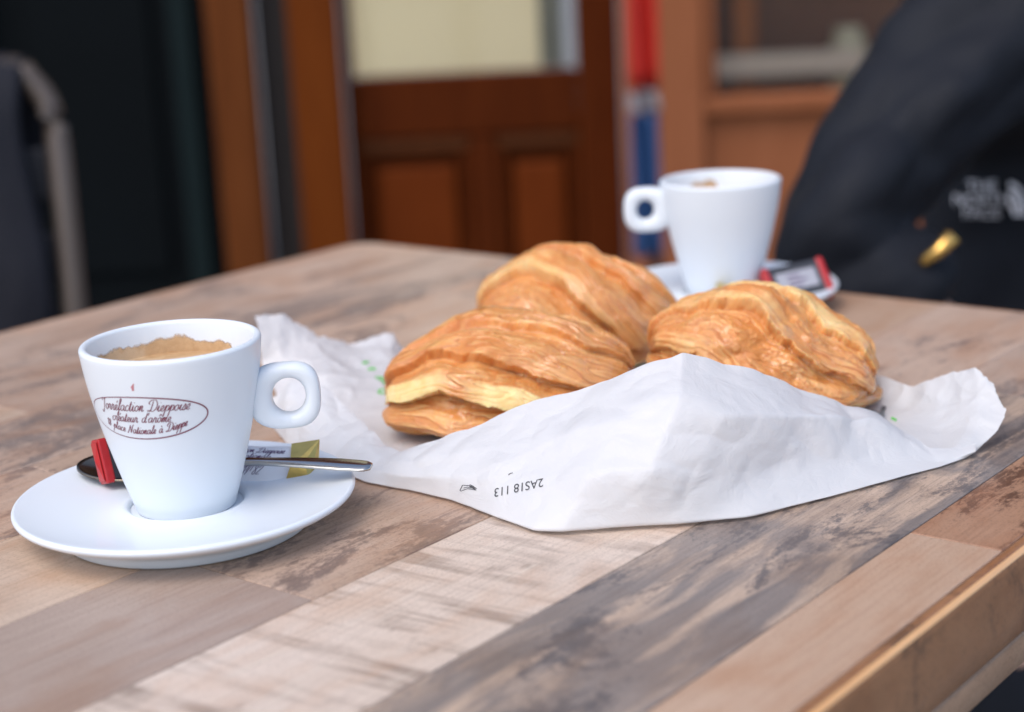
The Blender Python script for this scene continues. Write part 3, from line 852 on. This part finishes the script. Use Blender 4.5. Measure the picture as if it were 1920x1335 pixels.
def build_bag():
    V = [p for c in cols for p in c]; F = []
    for i in range(len(cols)-1):
        for j in range(nr-1):
            F.append((i*nr+j, i*nr+j+1, (i+1)*nr+j+1, (i+1)*nr+j))
    me = bpy.data.meshes.new('bag_cage'); me.from_pydata([tuple(v) for v in V], [], F); me.update()
    at = me.attributes.new('crease_edge', 'FLOAT', 'EDGE')
    for e in me.edges:
        a, b = sorted(e.vertices); ia, ja, ib, jb = a//nr, a % nr, b//nr, b % nr
        c = .5
        if ja == jb == 3: c = .6                               # fold on the table
        if ja == jb == 1 and 11 <= ia <= 13: c = .85           # crease along the top flap
        if ia == ib == 11 and ja in (1, 2): c = .85            # crease running down
        if ia == ib == 15 and ja < 3: c = .8
        if ia == ib == 10 and ja == 0: c = .7
        at.data[e.index].value = c
    o = link('bag_cage', me)
    md = o.modifiers.new('s', 'SUBSURF'); md.levels = 5; md.render_levels = 5; md.boundary_smooth = 'PRESERVE_CORNERS'
    dg = bpy.context.evaluated_depsgraph_get(); ev = o.evaluated_get(dg)
    m2 = bpy.data.meshes.new_from_object(ev); m2.name = 'paper_bag'
    bpy.data.objects.remove(o)
    n = len(m2.vertices); P = np.empty(n*3); m2.vertices.foreach_get('co', P); P = P.reshape(n, 3)
    Nn = np.empty(n*3); m2.vertices.foreach_get('normal', Nn); Nn = Nn.reshape(n, 3)
    # soft crumples: folded (ridged) noise in a few scales
    q = P*np.array([1, 1, 1.2])
    r1 = np.abs(noise3(q*26+3)); r2 = np.abs(noise3(q*60+11)); r3 = np.abs(noise3(q*130+5))
    lf = 1+1.6*sstep(-.02, -.07, P[:, 0])+1.0*sstep(.14, .17, P[:, 0])
    h = (.0022*(r1-.2)+.0016*(r2-.2)+.0005*(r3-.2))*lf
    rg = np.random.RandomState(5)
    lo_, hi_ = P.min(0), P.max(0)
    for k_ in range(90):
        c_ = lo_+(hi_-lo_)*rg.rand(3); c_[2] = .05*rg.rand(); c_[1] = .57+.22*rg.rand()
        an = rg.rand()*math.pi; nr_ = np.array([math.cos(an), .35*(rg.rand()-.5), math.sin(an)]); nr_ /= np.linalg.norm(nr_)
        d_ = np.abs((P-c_)@nr_); wd_ = .004+.012*rg.rand(); ext_ = .012+.03*rg.rand()
        far_ = np.linalg.norm((P-c_)*np.array([1, .5, 1]), axis=1)
        h = h+(rg.choice([-1, 1])*(.0005+.0011*rg.rand()))*np.clip(1-d_/wd_, 0, 1)*(1-sstep(ext_*.5, ext_, far_))
    h = h*sstep(.0, .012, P[:, 2])+.0004*(r2)
    P2 = P+Nn*h[:, None]
    # ragged, pinked paper edge at the open ends
    bm = bmesh.new(); bm.from_mesh(m2); bm.verts.ensure_lookup_table()
    for v in bm.verts:
        if v.is_boundary:
            x, y, z = P[v.index]
            if x > .175 or (x < -.045 and y > .735):
                k = noise3(np.array([[x*420, y*420, z*420]]))[0]
                P2[v.index] += np.array([.0011*k*(1 if x > 0 else .5), .0004*k, .0011*k])
    bm.free()
    P2[:, 2] = np.maximum(P2[:, 2], .0005)
    m2.vertices.foreach_set('co', P2.ravel()); m2.update(); m2.shade_smooth()
    m2.materials.clear()
    return link('paper_bag', m2, PAPER)
bag = build_bag()
tag(bag, 'crumpled white paper bag opened out around the three pastries', 'bag')
bag_bvh = BVHTree.FromPolygons([v.co for v in bag.data.vertices], [p.vertices[:] for p in bag.data.polygons])
def bag_print(name, V2, F, origin, ex, ey, mat, ray_dir):
    ex = Vector(ex).normalized(); rd = Vector(ray_dir).normalized()
    ey = Vector(ey).normalized()
    VV = []
    for v in V2:
        p = Vector(origin)+ex*float(v[0])+ey*float(v[1])
        h, nrm, _, _ = bag_bvh.ray_cast(p-rd*.10, rd)
        if h is None: h = p
        VV.append(h-rd*.00025)
    return mesh_obj(name, VV, F, mat, bag, smooth=False)
def font_mesh(txt, size):
    cu = bpy.data.curves.new('t', 'FONT'); cu.body = txt; cu.size = size; cu.align_x = 'CENTER'; cu.align_y = 'CENTER'
    o = bpy.data.objects.new('t', cu); COL.objects.link(o)
    dg = bpy.context.evaluated_depsgraph_get(); m = bpy.data.meshes.new_from_object(o.evaluated_get(dg))
    V = [(v.co.x, v.co.y) for v in m.vertices]; F = [p.vertices[:] for p in m.polygons]
    bpy.data.objects.remove(o); bpy.data.meshes.remove(m); return V, F
RD = (0, .93, -.36)
V, F = font_mesh('2AS18 113', .0042)
ca, sa = math.cos(rad(180+8)), math.sin(rad(180+8))
V = [(ca*x-sa*y*1.1-.25*y, sa*x+ca*y*1.1) for x, y in V]
bag_print('print', V, F, pt(972, 914, .59), (1, 0, 0), (0, .36, .93), BLACKINK, RD)
k = .0068/34
def pxs(L, ox, oy): return [((x-ox)*.000182, (oy-y)*.000182) for x, y in L]
sym = [[(860, 918), (866, 908), (872, 909), (880, 910), (888, 914), (894, 921), (886, 918), (876, 916), (868, 918), (862, 920), (860, 918)], [(868, 914), (876, 913), (884, 915)], [(881, 908), (888, 912), (895, 918)], [(880, 911), (893, 920)]]
V, F = ribbons([pxs(s_, 877, 914) for s_ in sym], .00028)
bag_print('print', V, F, pt(877, 914, .60), (1, 0, 0), (0, .36, .93), BLACKINK, RD)
V, F = ribbons([pxs([(953, 892), (957, 889), (962, 888)], 957, 890)], .0003)
bag_print('print', V, F, pt(957, 890, .60), (1, 0, 0), (0, .36, .93), BLACKINK, RD)
# green lettering inside the left end, dark print and a green dot inside the right end
def pxg(L, ox, oy, s_=.000235): return [((x-ox)*s_, (oy-y)*s_) for x, y in L]
RG = tuple(ray(705, 705))
for pts_, wd in (([(678, 678), (684, 677), (690, 676)], .0014), ([(690, 691), (697, 690), (704, 691)], .0015), ([(703, 708), (709, 707), (718, 709), (726, 714), (730, 722), (724, 722), (716, 713), (708, 711)], .0008),
                 ([(738, 728), (728, 735), (716, 739), (710, 735), (716, 731), (728, 731), (738, 727)], .0008)):
    V, F = ribbons([catmull(pxg(pts_, 705, 705), 4)], wd)
    bag_print('green_letter', V, F, pt(705, 705, .76), (1, 0, 0), tuple(CU), GREENINK, RG)
RG = tuple(ray(1660, 775))
V, F = ribbons([pxg([(1632, 768), (1644, 774), (1652, 776)], 1660, 775, .00021), pxg([(1658, 760), (1655, 768), (1652, 778)], 1660, 775, .00021)], .0016)
bag_print('print', V, F, pt(1660, 775, .67), (1, 0, 0), tuple(CU), GREYINK, RG)
V, F = ribbons([pxg([(1672, 784), (1677, 787), (1682, 790)], 1660, 775, .00021)], .0010)
bag_print('green_letter', V, F, pt(1660, 775, .67), (1, 0, 0), tuple(CU), GREENINK, RG)

# ------------------------------------------------------------------ pastries
def pastry(label, loc, dims, rot, seed, bands, twist, left_pinch=.6, pale_gain=1.0, lumpy=1.0):
    """a twisted puff-pastry bun: layers wind round the long axis and overlap like scales"""
    a_, b_, c_ = dims
    nt, npsi = 380, 700
    t = np.linspace(.02, math.pi-.02, nt); psi = np.linspace(0, 2*math.pi, npsi, endpoint=False)
    T, S = np.meshgrid(t, psi, indexing='ij')
    T = T.ravel(); S = S.ravel()
    xx = -np.cos(T)
    # rounded loaf: fuller than an ellipsoid, one end more pinched
    rr = np.sin(T)**.72
    rr = rr*(1-.10*(1-left_pinch)*(xx < 0)*xx**2)
    cs, sn = np.cos(S), np.sin(S)
    base = np.stack([xx, rr*cs, rr*sn], 1)
    off = seed*7.7
    wob = fbm(base*1.3+off, 3)
    warp = .30*fbm(np.stack([base[:, 0]*.9+off, base[:, 1]*.8, base[:, 2]*.8], 1), 3)
    sk = (S+twist*(xx+.30*xx**2)+warp) % (2*math.pi)
    # uneven layers: every border wanders on its own
    edges = np.array([0]+[e[0] for e in bands]); edges = edges/edges[-1]*2*math.pi
    nb = len(bands)
    Eb = np.empty((nb+1, len(sk)))
    for i in range(nb+1):
        Eb[i] = edges[i]+(0 if i in (0, nb) else 1)*(.34*noise3(np.stack([base[:, 0]*1.25+off+5.1*i, 0*sk+i*2.7, 0*sk], 1))+.04*noise3(np.stack([base[:, 0]*3.4+off+3.3*i, 0*sk+i*1.9, 0*sk], 1)))
    for i in range(1, nb+1): Eb[i] = np.maximum(Eb[i], Eb[i-1]+.16)
    sk = np.minimum(sk, Eb[nb]-1e-4)
    idx = np.clip((Eb[:-1] <= sk[None, :]).sum(0)-1, 0, nb-1)
    cols_ = np.arange(len(sk)); e0 = Eb[idx, cols_]; e1 = Eb[idx+1, cols_]
    wdt = e1-e0
    fr = (sk-e0)/wdt
    amp = np.array([e[1] for e in bands])[idx]; pl = np.array([e[2] for e in bands])[idx]; pw = np.array([e[3] for e in bands])[idx]
    rag = .075*fbm(np.stack([base[:, 0]*5+off, base[:, 1]*5, base[:, 2]*5], 1), 4)+.018*noise3(base*34+off)
    f2 = np.clip(fr+rag*lumpy, 0, 1)
    # each layer swells, then drops over its torn lower lip
    up = sstep(-.05, .6, f2)
    drop = sstep(.91, .97, f2)
    lay = up*(1-drop)
    # thin leaves: irregular terraces, drawn out along the layers
    cs2, sn2 = np.cos(sk), np.sin(sk)
    tn = fbm(np.stack([base[:, 0]*.65+off, cs2*2.2+.4*warp, sn2*2.2], 1), 3)+.06*noise3(base*8+off)
    g2 = (tn*5.0+f2*.8) % 1.0
    sub = sstep(0, .80, g2)*(1-sstep(.90, .985, g2))
    tn2 = fbm(np.stack([base[:, 0]*1.3+off+9, cs2*5.5, sn2*5.5], 1), 3)+.08*noise3(base*14+off)
    g3 = (tn2*4.5) % 1.0
    sub2 = sstep(0, .80, g3)*(1-sstep(.88, .98, g3))
    sT = np.sin(T)
    endf = sstep(0, .45, sT)
    disp = amp*lay*(.30+.70*endf)*(1+.5*lumpy*noise3(np.stack([base[:, 0]*2.1+off, 0*sk+idx*3.7, 0*sk], 1)))+.022*sub*(.35+.65*endf)*(1+.8*noise3(base*3+off))+.005*sub2*(.4+.6*endf)
    # fine leaves drawn out along each layer
    fl = noise3(np.stack([base[:, 0]*1.5+off, sk*7.0+.6*warp, idx*3.1+0*sk], 1))
    fl2 = noise3(np.stack([base[:, 0]*2.2+off, sk*22.0, idx*1.7+0*sk], 1))
    fl3 = noise3(np.stack([base[:, 0]*4.0+off, sk*60.0, idx*2.3+0*sk], 1))
    endw = 1-sstep(.30, .80, sT)
    disp = disp+.015*fl+.006*fl2*(.6+2.4*endw)+.0025*fl3+.15*wob*lumpy+.035*lumpy*fbm(base*3.2+off, 4)
    # the cut end: stacked leaves, frilled
    cut = sstep(-.62, -.86, xx)
    disp = disp+cut*(.05*np.abs(noise3(np.stack([xx*16+.6*np.sin(S*3)+off, S*1.5, 0*S], 1)))+.03*noise3(np.stack([xx*30+off, S*6, 0*S], 1)))
    disp = disp+.03*endw*np.abs(noise3(np.stack([sk*6, base[:, 0]*3, base[:, 0]*0+off], 1)))
    k = 1+disp
    Z = rr*sn*k
    Z = np.where(Z < 0, Z*.42, Z)
    P = np.stack([xx*(1+.16*wob+.05*lay*endw+.04*fl*endw), rr*cs*k, Z], 1)
    lo, hi = P.min(0), P.max(0)
    P = (P-np.array([(lo[0]+hi[0])/2, (lo[1]+hi[1])/2, 0]))*np.array([2*a_/(hi[0]-lo[0]), 2*b_/(hi[1]-lo[1]), c_/(hi[2]-lo[2])])
    along = .50+1.4*noise3(np.stack([base[:, 0]*1.3+off*3, idx*5.3+0*sk, 0*sk], 1))
    pale = pl*sstep(pw-.22, pw+.10, f2+.22*fl+.16*fl2)*(1-sstep(.93, .99, f2))*np.clip(along+.35, 0, 1)*(.25+.75*endf)
    pale = np.clip(pale*pale_gain, 0, 1)
    streak = np.clip(.42+.5*fl2+.4*fl+.3*fl3+.35*(sub-.5)+.25*(sub2-.5), 0, 1)
    toast = np.clip(sstep(.72, .9, g2)*.9+.5*sstep(.7, .9, g3)+.4*sstep(.1, .5, fl2)+.5*cut, 0, 1)
    F = []
    ar = np.arange(nt*npsi).reshape(nt, npsi)
    q = np.stack([ar[:-1], np.roll(ar, -1, 1)[:-1], np.roll(ar, -1, 1)[1:], ar[1:]], -1).reshape(-1, 4)
    me = bpy.data.meshes.new('pastry')
    me.vertices.add(len(P)); me.vertices.foreach_set('co', P.ravel())
    faces = q[:, ::-1]
    nl = faces.size
    me.loops.add(nl+2*npsi); me.polygons.add(len(faces)+2)
    li = np.concatenate([faces.ravel(), ar[0], ar[-1][::-1]])
    me.loops.foreach_set('vertex_index', li.astype(np.int32))
    st = np.concatenate([np.arange(len(faces))*4, [nl, nl+npsi]])
    me.polygons.foreach_set('loop_start', st.astype(np.int32))
    me.update(calc_edges=True); me.validate()
    for nm, val in (('pale', pale), ('streak', streak), ('toast', toast)):
        at = me.attributes.new(nm, 'FLOAT', 'POINT'); at.data.foreach_set('value', val.astype(np.float32))
    me.shade_smooth()
    o = link('pastry', me, CRUST)
    o.rotation_euler = rot
    R = np.array(o.rotation_euler.to_matrix())
    zmin = (P@R.T)[:, 2].min()
    o.location = (loc[0], loc[1], .0022-zmin)
    return tag(o, label, 'pastry', 'puff pastries in the paper bag')
# layer: (relative width, step height, how pale, how far the pale dough shows)
def bands(L):
    out = []; s_ = 0
    for wd, am, pl, pw in L: s_ += wd; out.append((s_, am, pl, pw))
    return out
pastry('glazed golden pastry at the front left, its pale dough showing in a split', (-.0015, .700), (.0550, .043, .0485), (rad(3), rad(-5), rad(2)), 1.3,
       bands([(1.1, .08, .1, .6), (1.0, .16, .1, .8), (.85, .22, .25, .85), (.75, .36, 1.4, .52), (.9, .34, .4, .8), (.8, .14, .2, .7), (1.0, .10, .2, .7), (1.0, .08, .2, .6)]), -.62)
pastry('tallest golden pastry at the back, smooth domed top', (.0305, .790), (.0490, .042, .0590), (rad(0), rad(2), rad(-4)), 2.6,
       bands([(.9, .08, .1, .6), (.9, .14, .2, .8), (.9, .22, .5, .72), (.8, .26, .9, .6), (.9, .12, .3, .7), (1.0, .10, .2, .6), (1.2, .10, .2, .6)]), -.9, lumpy=.6)
pastry('golden pastry at the right, lower and lumpier, beside the peak of the bag', (.1070, .703), (.0515, .041, .0530), (rad(-3), rad(9), rad(-9)), 4.1,
       bands([(.9, .08, .3, .6), (.9, .18, .55, .6), (.8, .20, .5, .65), (.9, .22, .5, .7), (.9, .12, .3, .7), (1.0, .10, .4, .5), (1.2, .10, .2, .6)]), -.7, lumpy=1.9)

# ------------------------------------------------------------------ person at the far side of the table
JACK = mat_cloth('black_jacket_fabric', (.010, .0115, .0165)); TROU = mat_cloth('dark_trousers', (.02, .022, .03)); SKIN = simple('skin', (.55, .33, .24), .5, var=.06); HAIR = simple('hair', (.04, .025, .015), .5)
def skin_mesh(name, verts, edges, radii, mat, parent=None, sub=2, root=0):
    me = bpy.data.meshes.new(name); me.from_pydata([tuple(v) for v in verts], edges, []); me.update()
    o = link(name, me)
    o.modifiers.new('skin', 'SKIN')
    lay = me.skin_vertices[0].data
    for i, r in enumerate(radii):
        lay[i].radius = (r, r) if not hasattr(r, '__len__') else r
        lay[i].use_root = (i == root)
    md = o.modifiers.new('sub', 'SUBSURF'); md.levels = sub; md.render_levels = sub
    dg = bpy.context.evaluated_depsgraph_get(); m2 = bpy.data.meshes.new_from_object(o.evaluated_get(dg)); m2.name = name
    bpy.data.objects.remove(o)
    m2.shade_smooth(); m2.materials.clear()
    return link(name, m2, mat, parent)
def person():
    sh = pt(1845, 60, 1.21); el = pt(1542, 445, 1.12); wr = pt(1742, 610, 1.10)
    ch = pt(1945, 190, 1.25); 
    base = np.array([ch[0]+.02, 1.30, GZ])
    root = empty('person', tuple(base)); tag(root, 'person in a black zipped jacket sitting across the table on the right', 'person')
    V = [np.array(v)-base for v in [
        (base[0]+.04, 1.36, GZ+.52), (base[0]+.04, 1.35, GZ+.66), (ch[0]+.05, 1.33, GZ+.80), (ch[0]+.05, 1.30, GZ+.90), (ch[0]+.02, 1.24, GZ+.955), (ch[0]+.02, 1.225, GZ+1.04), (ch[0]+.02, 1.22, GZ+1.11),
        sh, el, wr, wr+np.array([.07, .03, -.05]),
        (ch[0]+.17, 1.24, GZ+.87), (ch[0]+.25, 1.18, GZ+.68), (ch[0]+.12, 1.08, GZ+.62), (ch[0]+.06, 1.08, GZ+.60),
        (base[0]-.08, 1.12, GZ+.51), (base[0]-.09, .99, GZ+.50), (base[0]-.09, 1.02, GZ+.10), (base[0]-.09, .92, GZ+.045),
        (base[0]+.10, 1.12, GZ+.51), (base[0]+.11, .99, GZ+.50), (base[0]+.11, 1.02, GZ+.10), (base[0]+.11, .92, GZ+.045)]]
    E = [(0, 1), (1, 2), (2, 3), (3, 4), (4, 5), (5, 6), (3, 7), (7, 8), (8, 9), (9, 10), (3, 11), (11, 12), (12, 13), (13, 14), (0, 15), (15, 16), (16, 17), (17, 18), (0, 19), (19, 20), (20, 21), (21, 22)]
    R = [(.085, .075), (.075, .065), (.075, .065), (.06, .05), (.04, .04), (.07, .08), (.06, .07), .028, .025, .021, .021, .028, .025, .021, .021, .06, .05, .042, .035, .06, .05, .042, .035]
    body = skin_mesh('body', V, E, R, SKIN, root)
    hd = lathe('hair', [(.001, .10), (.05, .092), (.08, .06), (.088, .02), (.086, -.02), (.078, -.05), (.001, -.05)], HAIR, root, 32)
    hd.location = Vector(V[6])+Vector((0, .012, .03))
    # face
    for s_ in (-1, 1):
        e = lathe('eye', [(.001, .007), (.005, .005), (.007, 0), (.005, -.005), (.001, -.007)], simple('eye_dark', (.03, .02, .02), .2), root, 12)
        e.location = Vector(V[5])+Vector((s_*.027, -.078, .03))
    tube('nose', [Vector(V[5])+Vector((0, -.080, .025)), Vector(V[5])+Vector((0, -.095, -.005))], [.006, .01], SKIN, root, 10)
    tube('mouth', [Vector(V[5])+Vector((-.02, -.075, -.03)), Vector(V[5])+Vector((0, -.082, -.032)), Vector(V[5])+Vector((.02, -.075, -.03))], .004, simple('lip', (.45, .15, .13), .4), root, 8)
    # jacket: thicker shell over trunk and arms, with folds
    JV = [V[0]+np.array([0, 0, -.02]), V[1], V[2], V[3], V[4]+np.array([0, 0, .005]), V[7], (V[7]*.5+V[8]*.5)+np.array([.004, 0, .0]), V[8], V[8]*.45+V[9]*.55, V[9], V[11], V[12], V[13], V[14]]
    JE = [(0, 1), (1, 2), (2, 3), (3, 4), (3, 5), (5, 6), (6, 7), (7, 8), (8, 9), (3, 10), (10, 11), (11, 12), (12, 13)]
    JR = [(.13, .115), (.125, .11), (.115, .10), (.09, .08), (.06, .055), .060, .058, .056, .052, .044, .066, .058, .046, .05]
    j = skin_mesh('jacket', JV, JE, JR, JACK, root, 4)
    me = j.data; n = len(me.vertices); P = np.empty(n*3); me.vertices.foreach_get('co', P); P = P.reshape(n, 3)
    Nn = np.empty(n*3); me.vertices.foreach_get('normal', Nn); Nn = Nn.reshape(n, 3)
    q = P@np.array([[.8, 0, .6], [0, 1, 0], [-.6, 0, .8]]).T
    h = .034*(np.abs(noise3(q*np.array([7, 7, 17])+4))-.2)+.012*(np.abs(noise3(q*np.array([16, 16, 34])+9))-.2)+.004*noise3(P*40+2)
    P += Nn*h[:, None]; me.vertices.foreach_set('co', P.ravel()); me.update()
    bv = BVHTree.FromPolygons([Vector(p) for p in P], [p.vertices[:] for p in me.polygons])
    O = Vector(base)
    def stick(name, V2, F, px, py, s_, mat):
        """lay a flat mark on the jacket where it stands out towards the table"""
        c0 = Vector(pt(px, py, 1.1))-O; d = Vector(ray(px, py)).normalized()
        VV = []
        for v in V2:
            p = c0+Vector(CX)*v[0]+Vector(CU)*v[1]
            hh = bv.ray_cast(p-d*.3, d)[0]
            VV.append((hh if hh else p)-d*.0025)
        return mesh_obj(name, VV, F, mat, root, smooth=False)
    WH = simple('white_embroidery', (.88, .86, .9), .7)
    for k, (tx, dy) in enumerate((('THE', .0105), ('NORTH', .0), ('FACE', -.0105))):
        VV, FF = font_mesh(tx, .0125)
        stick('chest_logo', [((x-.006)*1.0, (y+dy)*.95) for x, y in VV], FF, 1855, 375, 1, WH)
    for r0, r1 in ((.004, .008), (.0095, .013), (.0145, .017)):
        L = [(.012+.9*r1*math.cos(a)*.9, -.012+r1*1.5*math.sin(a)) for a in np.linspace(0, math.pi/2, 10)]
        L2 = [(.012+.9*r0*math.cos(a)*.9, -.012+r0*1.5*math.sin(a)) for a in np.linspace(0, math.pi/2, 10)]
        stick('chest_logo', L+L2, [(i, i+1, 11+i, 10+i) for i in range(9)], 1862, 375, 1, WH)
    trv = [V[0], V[15], V[16], V[17], V[19], V[20], V[21]]
    skin_mesh('trousers', trv, [(0, 1), (1, 2), (2, 3), (0, 4), (4, 5), (5, 6)], [(.12, .10), .072, .062, .05, .072, .062, .05], TROU, root)
    # gold zip pull
    c0 = Vector(pt(1758, 472, 1.07))-O
    tube('zip_pull', [c0+Vector((-.010, 0, -.007)), c0, c0+Vector((.010, 0, .010))], [.0035, .0045, .0055], simple('gold_zip', (.85, .5, .14), .25, .9), root, 12)
person()

# ------------------------------------------------------------------ chairs and a coat
TUB = simple('beige_tube', (.11, .085, .07), .35, .3)
SLAT = simple('dark_seat', (.02, .02, .026), .6)
def chair(label, loc, rz):
    root = empty('chair', loc, rz); tag(root, label, 'chair')
    for s_ in (-1, 1):
        tube('back_post', catmull([(s_*.19, .20, 0), (s_*.19, .19, .45), (s_*.19, .225, .70), (s_*.185, .25, .80), (s_*.16, .26, .845)], 6), .0115, TUB, root)
        tube('leg', [(s_*.19, -.2, 0), (s_*.19, -.19, .43)], .011, TUB, root)
    tube('back_rail', [(-.16, .26, .845), (0, .265, .85), (.16, .26, .845)], .0115, TUB, root)
    box('seat', -.2, .2, -.21, .2, .43, .455, SLAT, root, .008)
    for k in range(3): box('back_slat', -.178, .178, .215+.014*k, .227+.014*k, .56+.08*k, .61+.08*k, SLAT, root, .004)
    return root
cp = pt(40, 330, 1.5)
ch1 = chair('beige tubular chair at the left edge with a dark coat over it', (float(cp[0])-.150, 1.36, GZ), rad(8))
ch2 = None
def coat():
    # thick coat draped over the chair back
    V = []; F = []; n, m = 40, 50
    for j in range(m+1):
        v = j/m*2-1                    # -1 front hem .. 0 over the rail .. 1 back hem
        for i in range(n+1):
            u = i/n*2-1
            x = u*.165*(1+.04*math.sin(9*v))
            dep = .035+.02*abs(v)
            y = .262+dep*math.tanh(v*9)+(.04*max(0, -v)*-1)
            z = .875-.43*abs(v)**1.15-.02*u*u
            V.append((x, y, z))
    for j in range(m):
        for i in range(n):
            a = j*(n+1)+i; F.append((a, a+1, a+n+2, a+n+1))
    P = np.array(V); h = .012*fbm(P*np.array([14, 14, 5]), 3); P[:, 1] += h*np.sign(P[:, 1]-.262)
    o = mesh_obj('coat', P, F, mat_cloth('charcoal_coat', (.012, .0125, .018)))
    o.modifiers.new('s', 'SOLIDIFY').thickness = .012
    o.location = ch1.location; o.rotation_euler = ch1.rotation_euler
    tag(o, 'dark charcoal coat draped over the back of the left chair', 'coat')
coat()
def red_bag():
    bm = bmesh.new(); bmesh.ops.create_cube(bm, size=1)
    for v in bm.verts: v.co = Vector((v.co.x*.16*(1 if v.co.z < 0 else .8), v.co.y*.10*(1 if v.co.z < 0 else .5), (v.co.z+.5)*.17))
    bmesh.ops.bevel(bm, geom=bm.edges[:], offset=.02, segments=3, affect='EDGES')
    root = empty('shopping_bag'); tag(root, 'red bag on the seat of the left chair', 'handbag')
    bm_obj('bag_body', bm, simple('red_leather', (.42, .02, .03), .5), root, True)
    tube('strap', catmull([(-.05, 0, .165), (-.04, 0, .22), (0, 0, .24), (.04, 0, .22), (.05, 0, .165)], 5), .006, simple('red_strap', (.4, .02, .03), .5), root)
    root.location = (ch1.location.x-.02, ch1.location.y-.06, GZ+.4552)
red_bag()
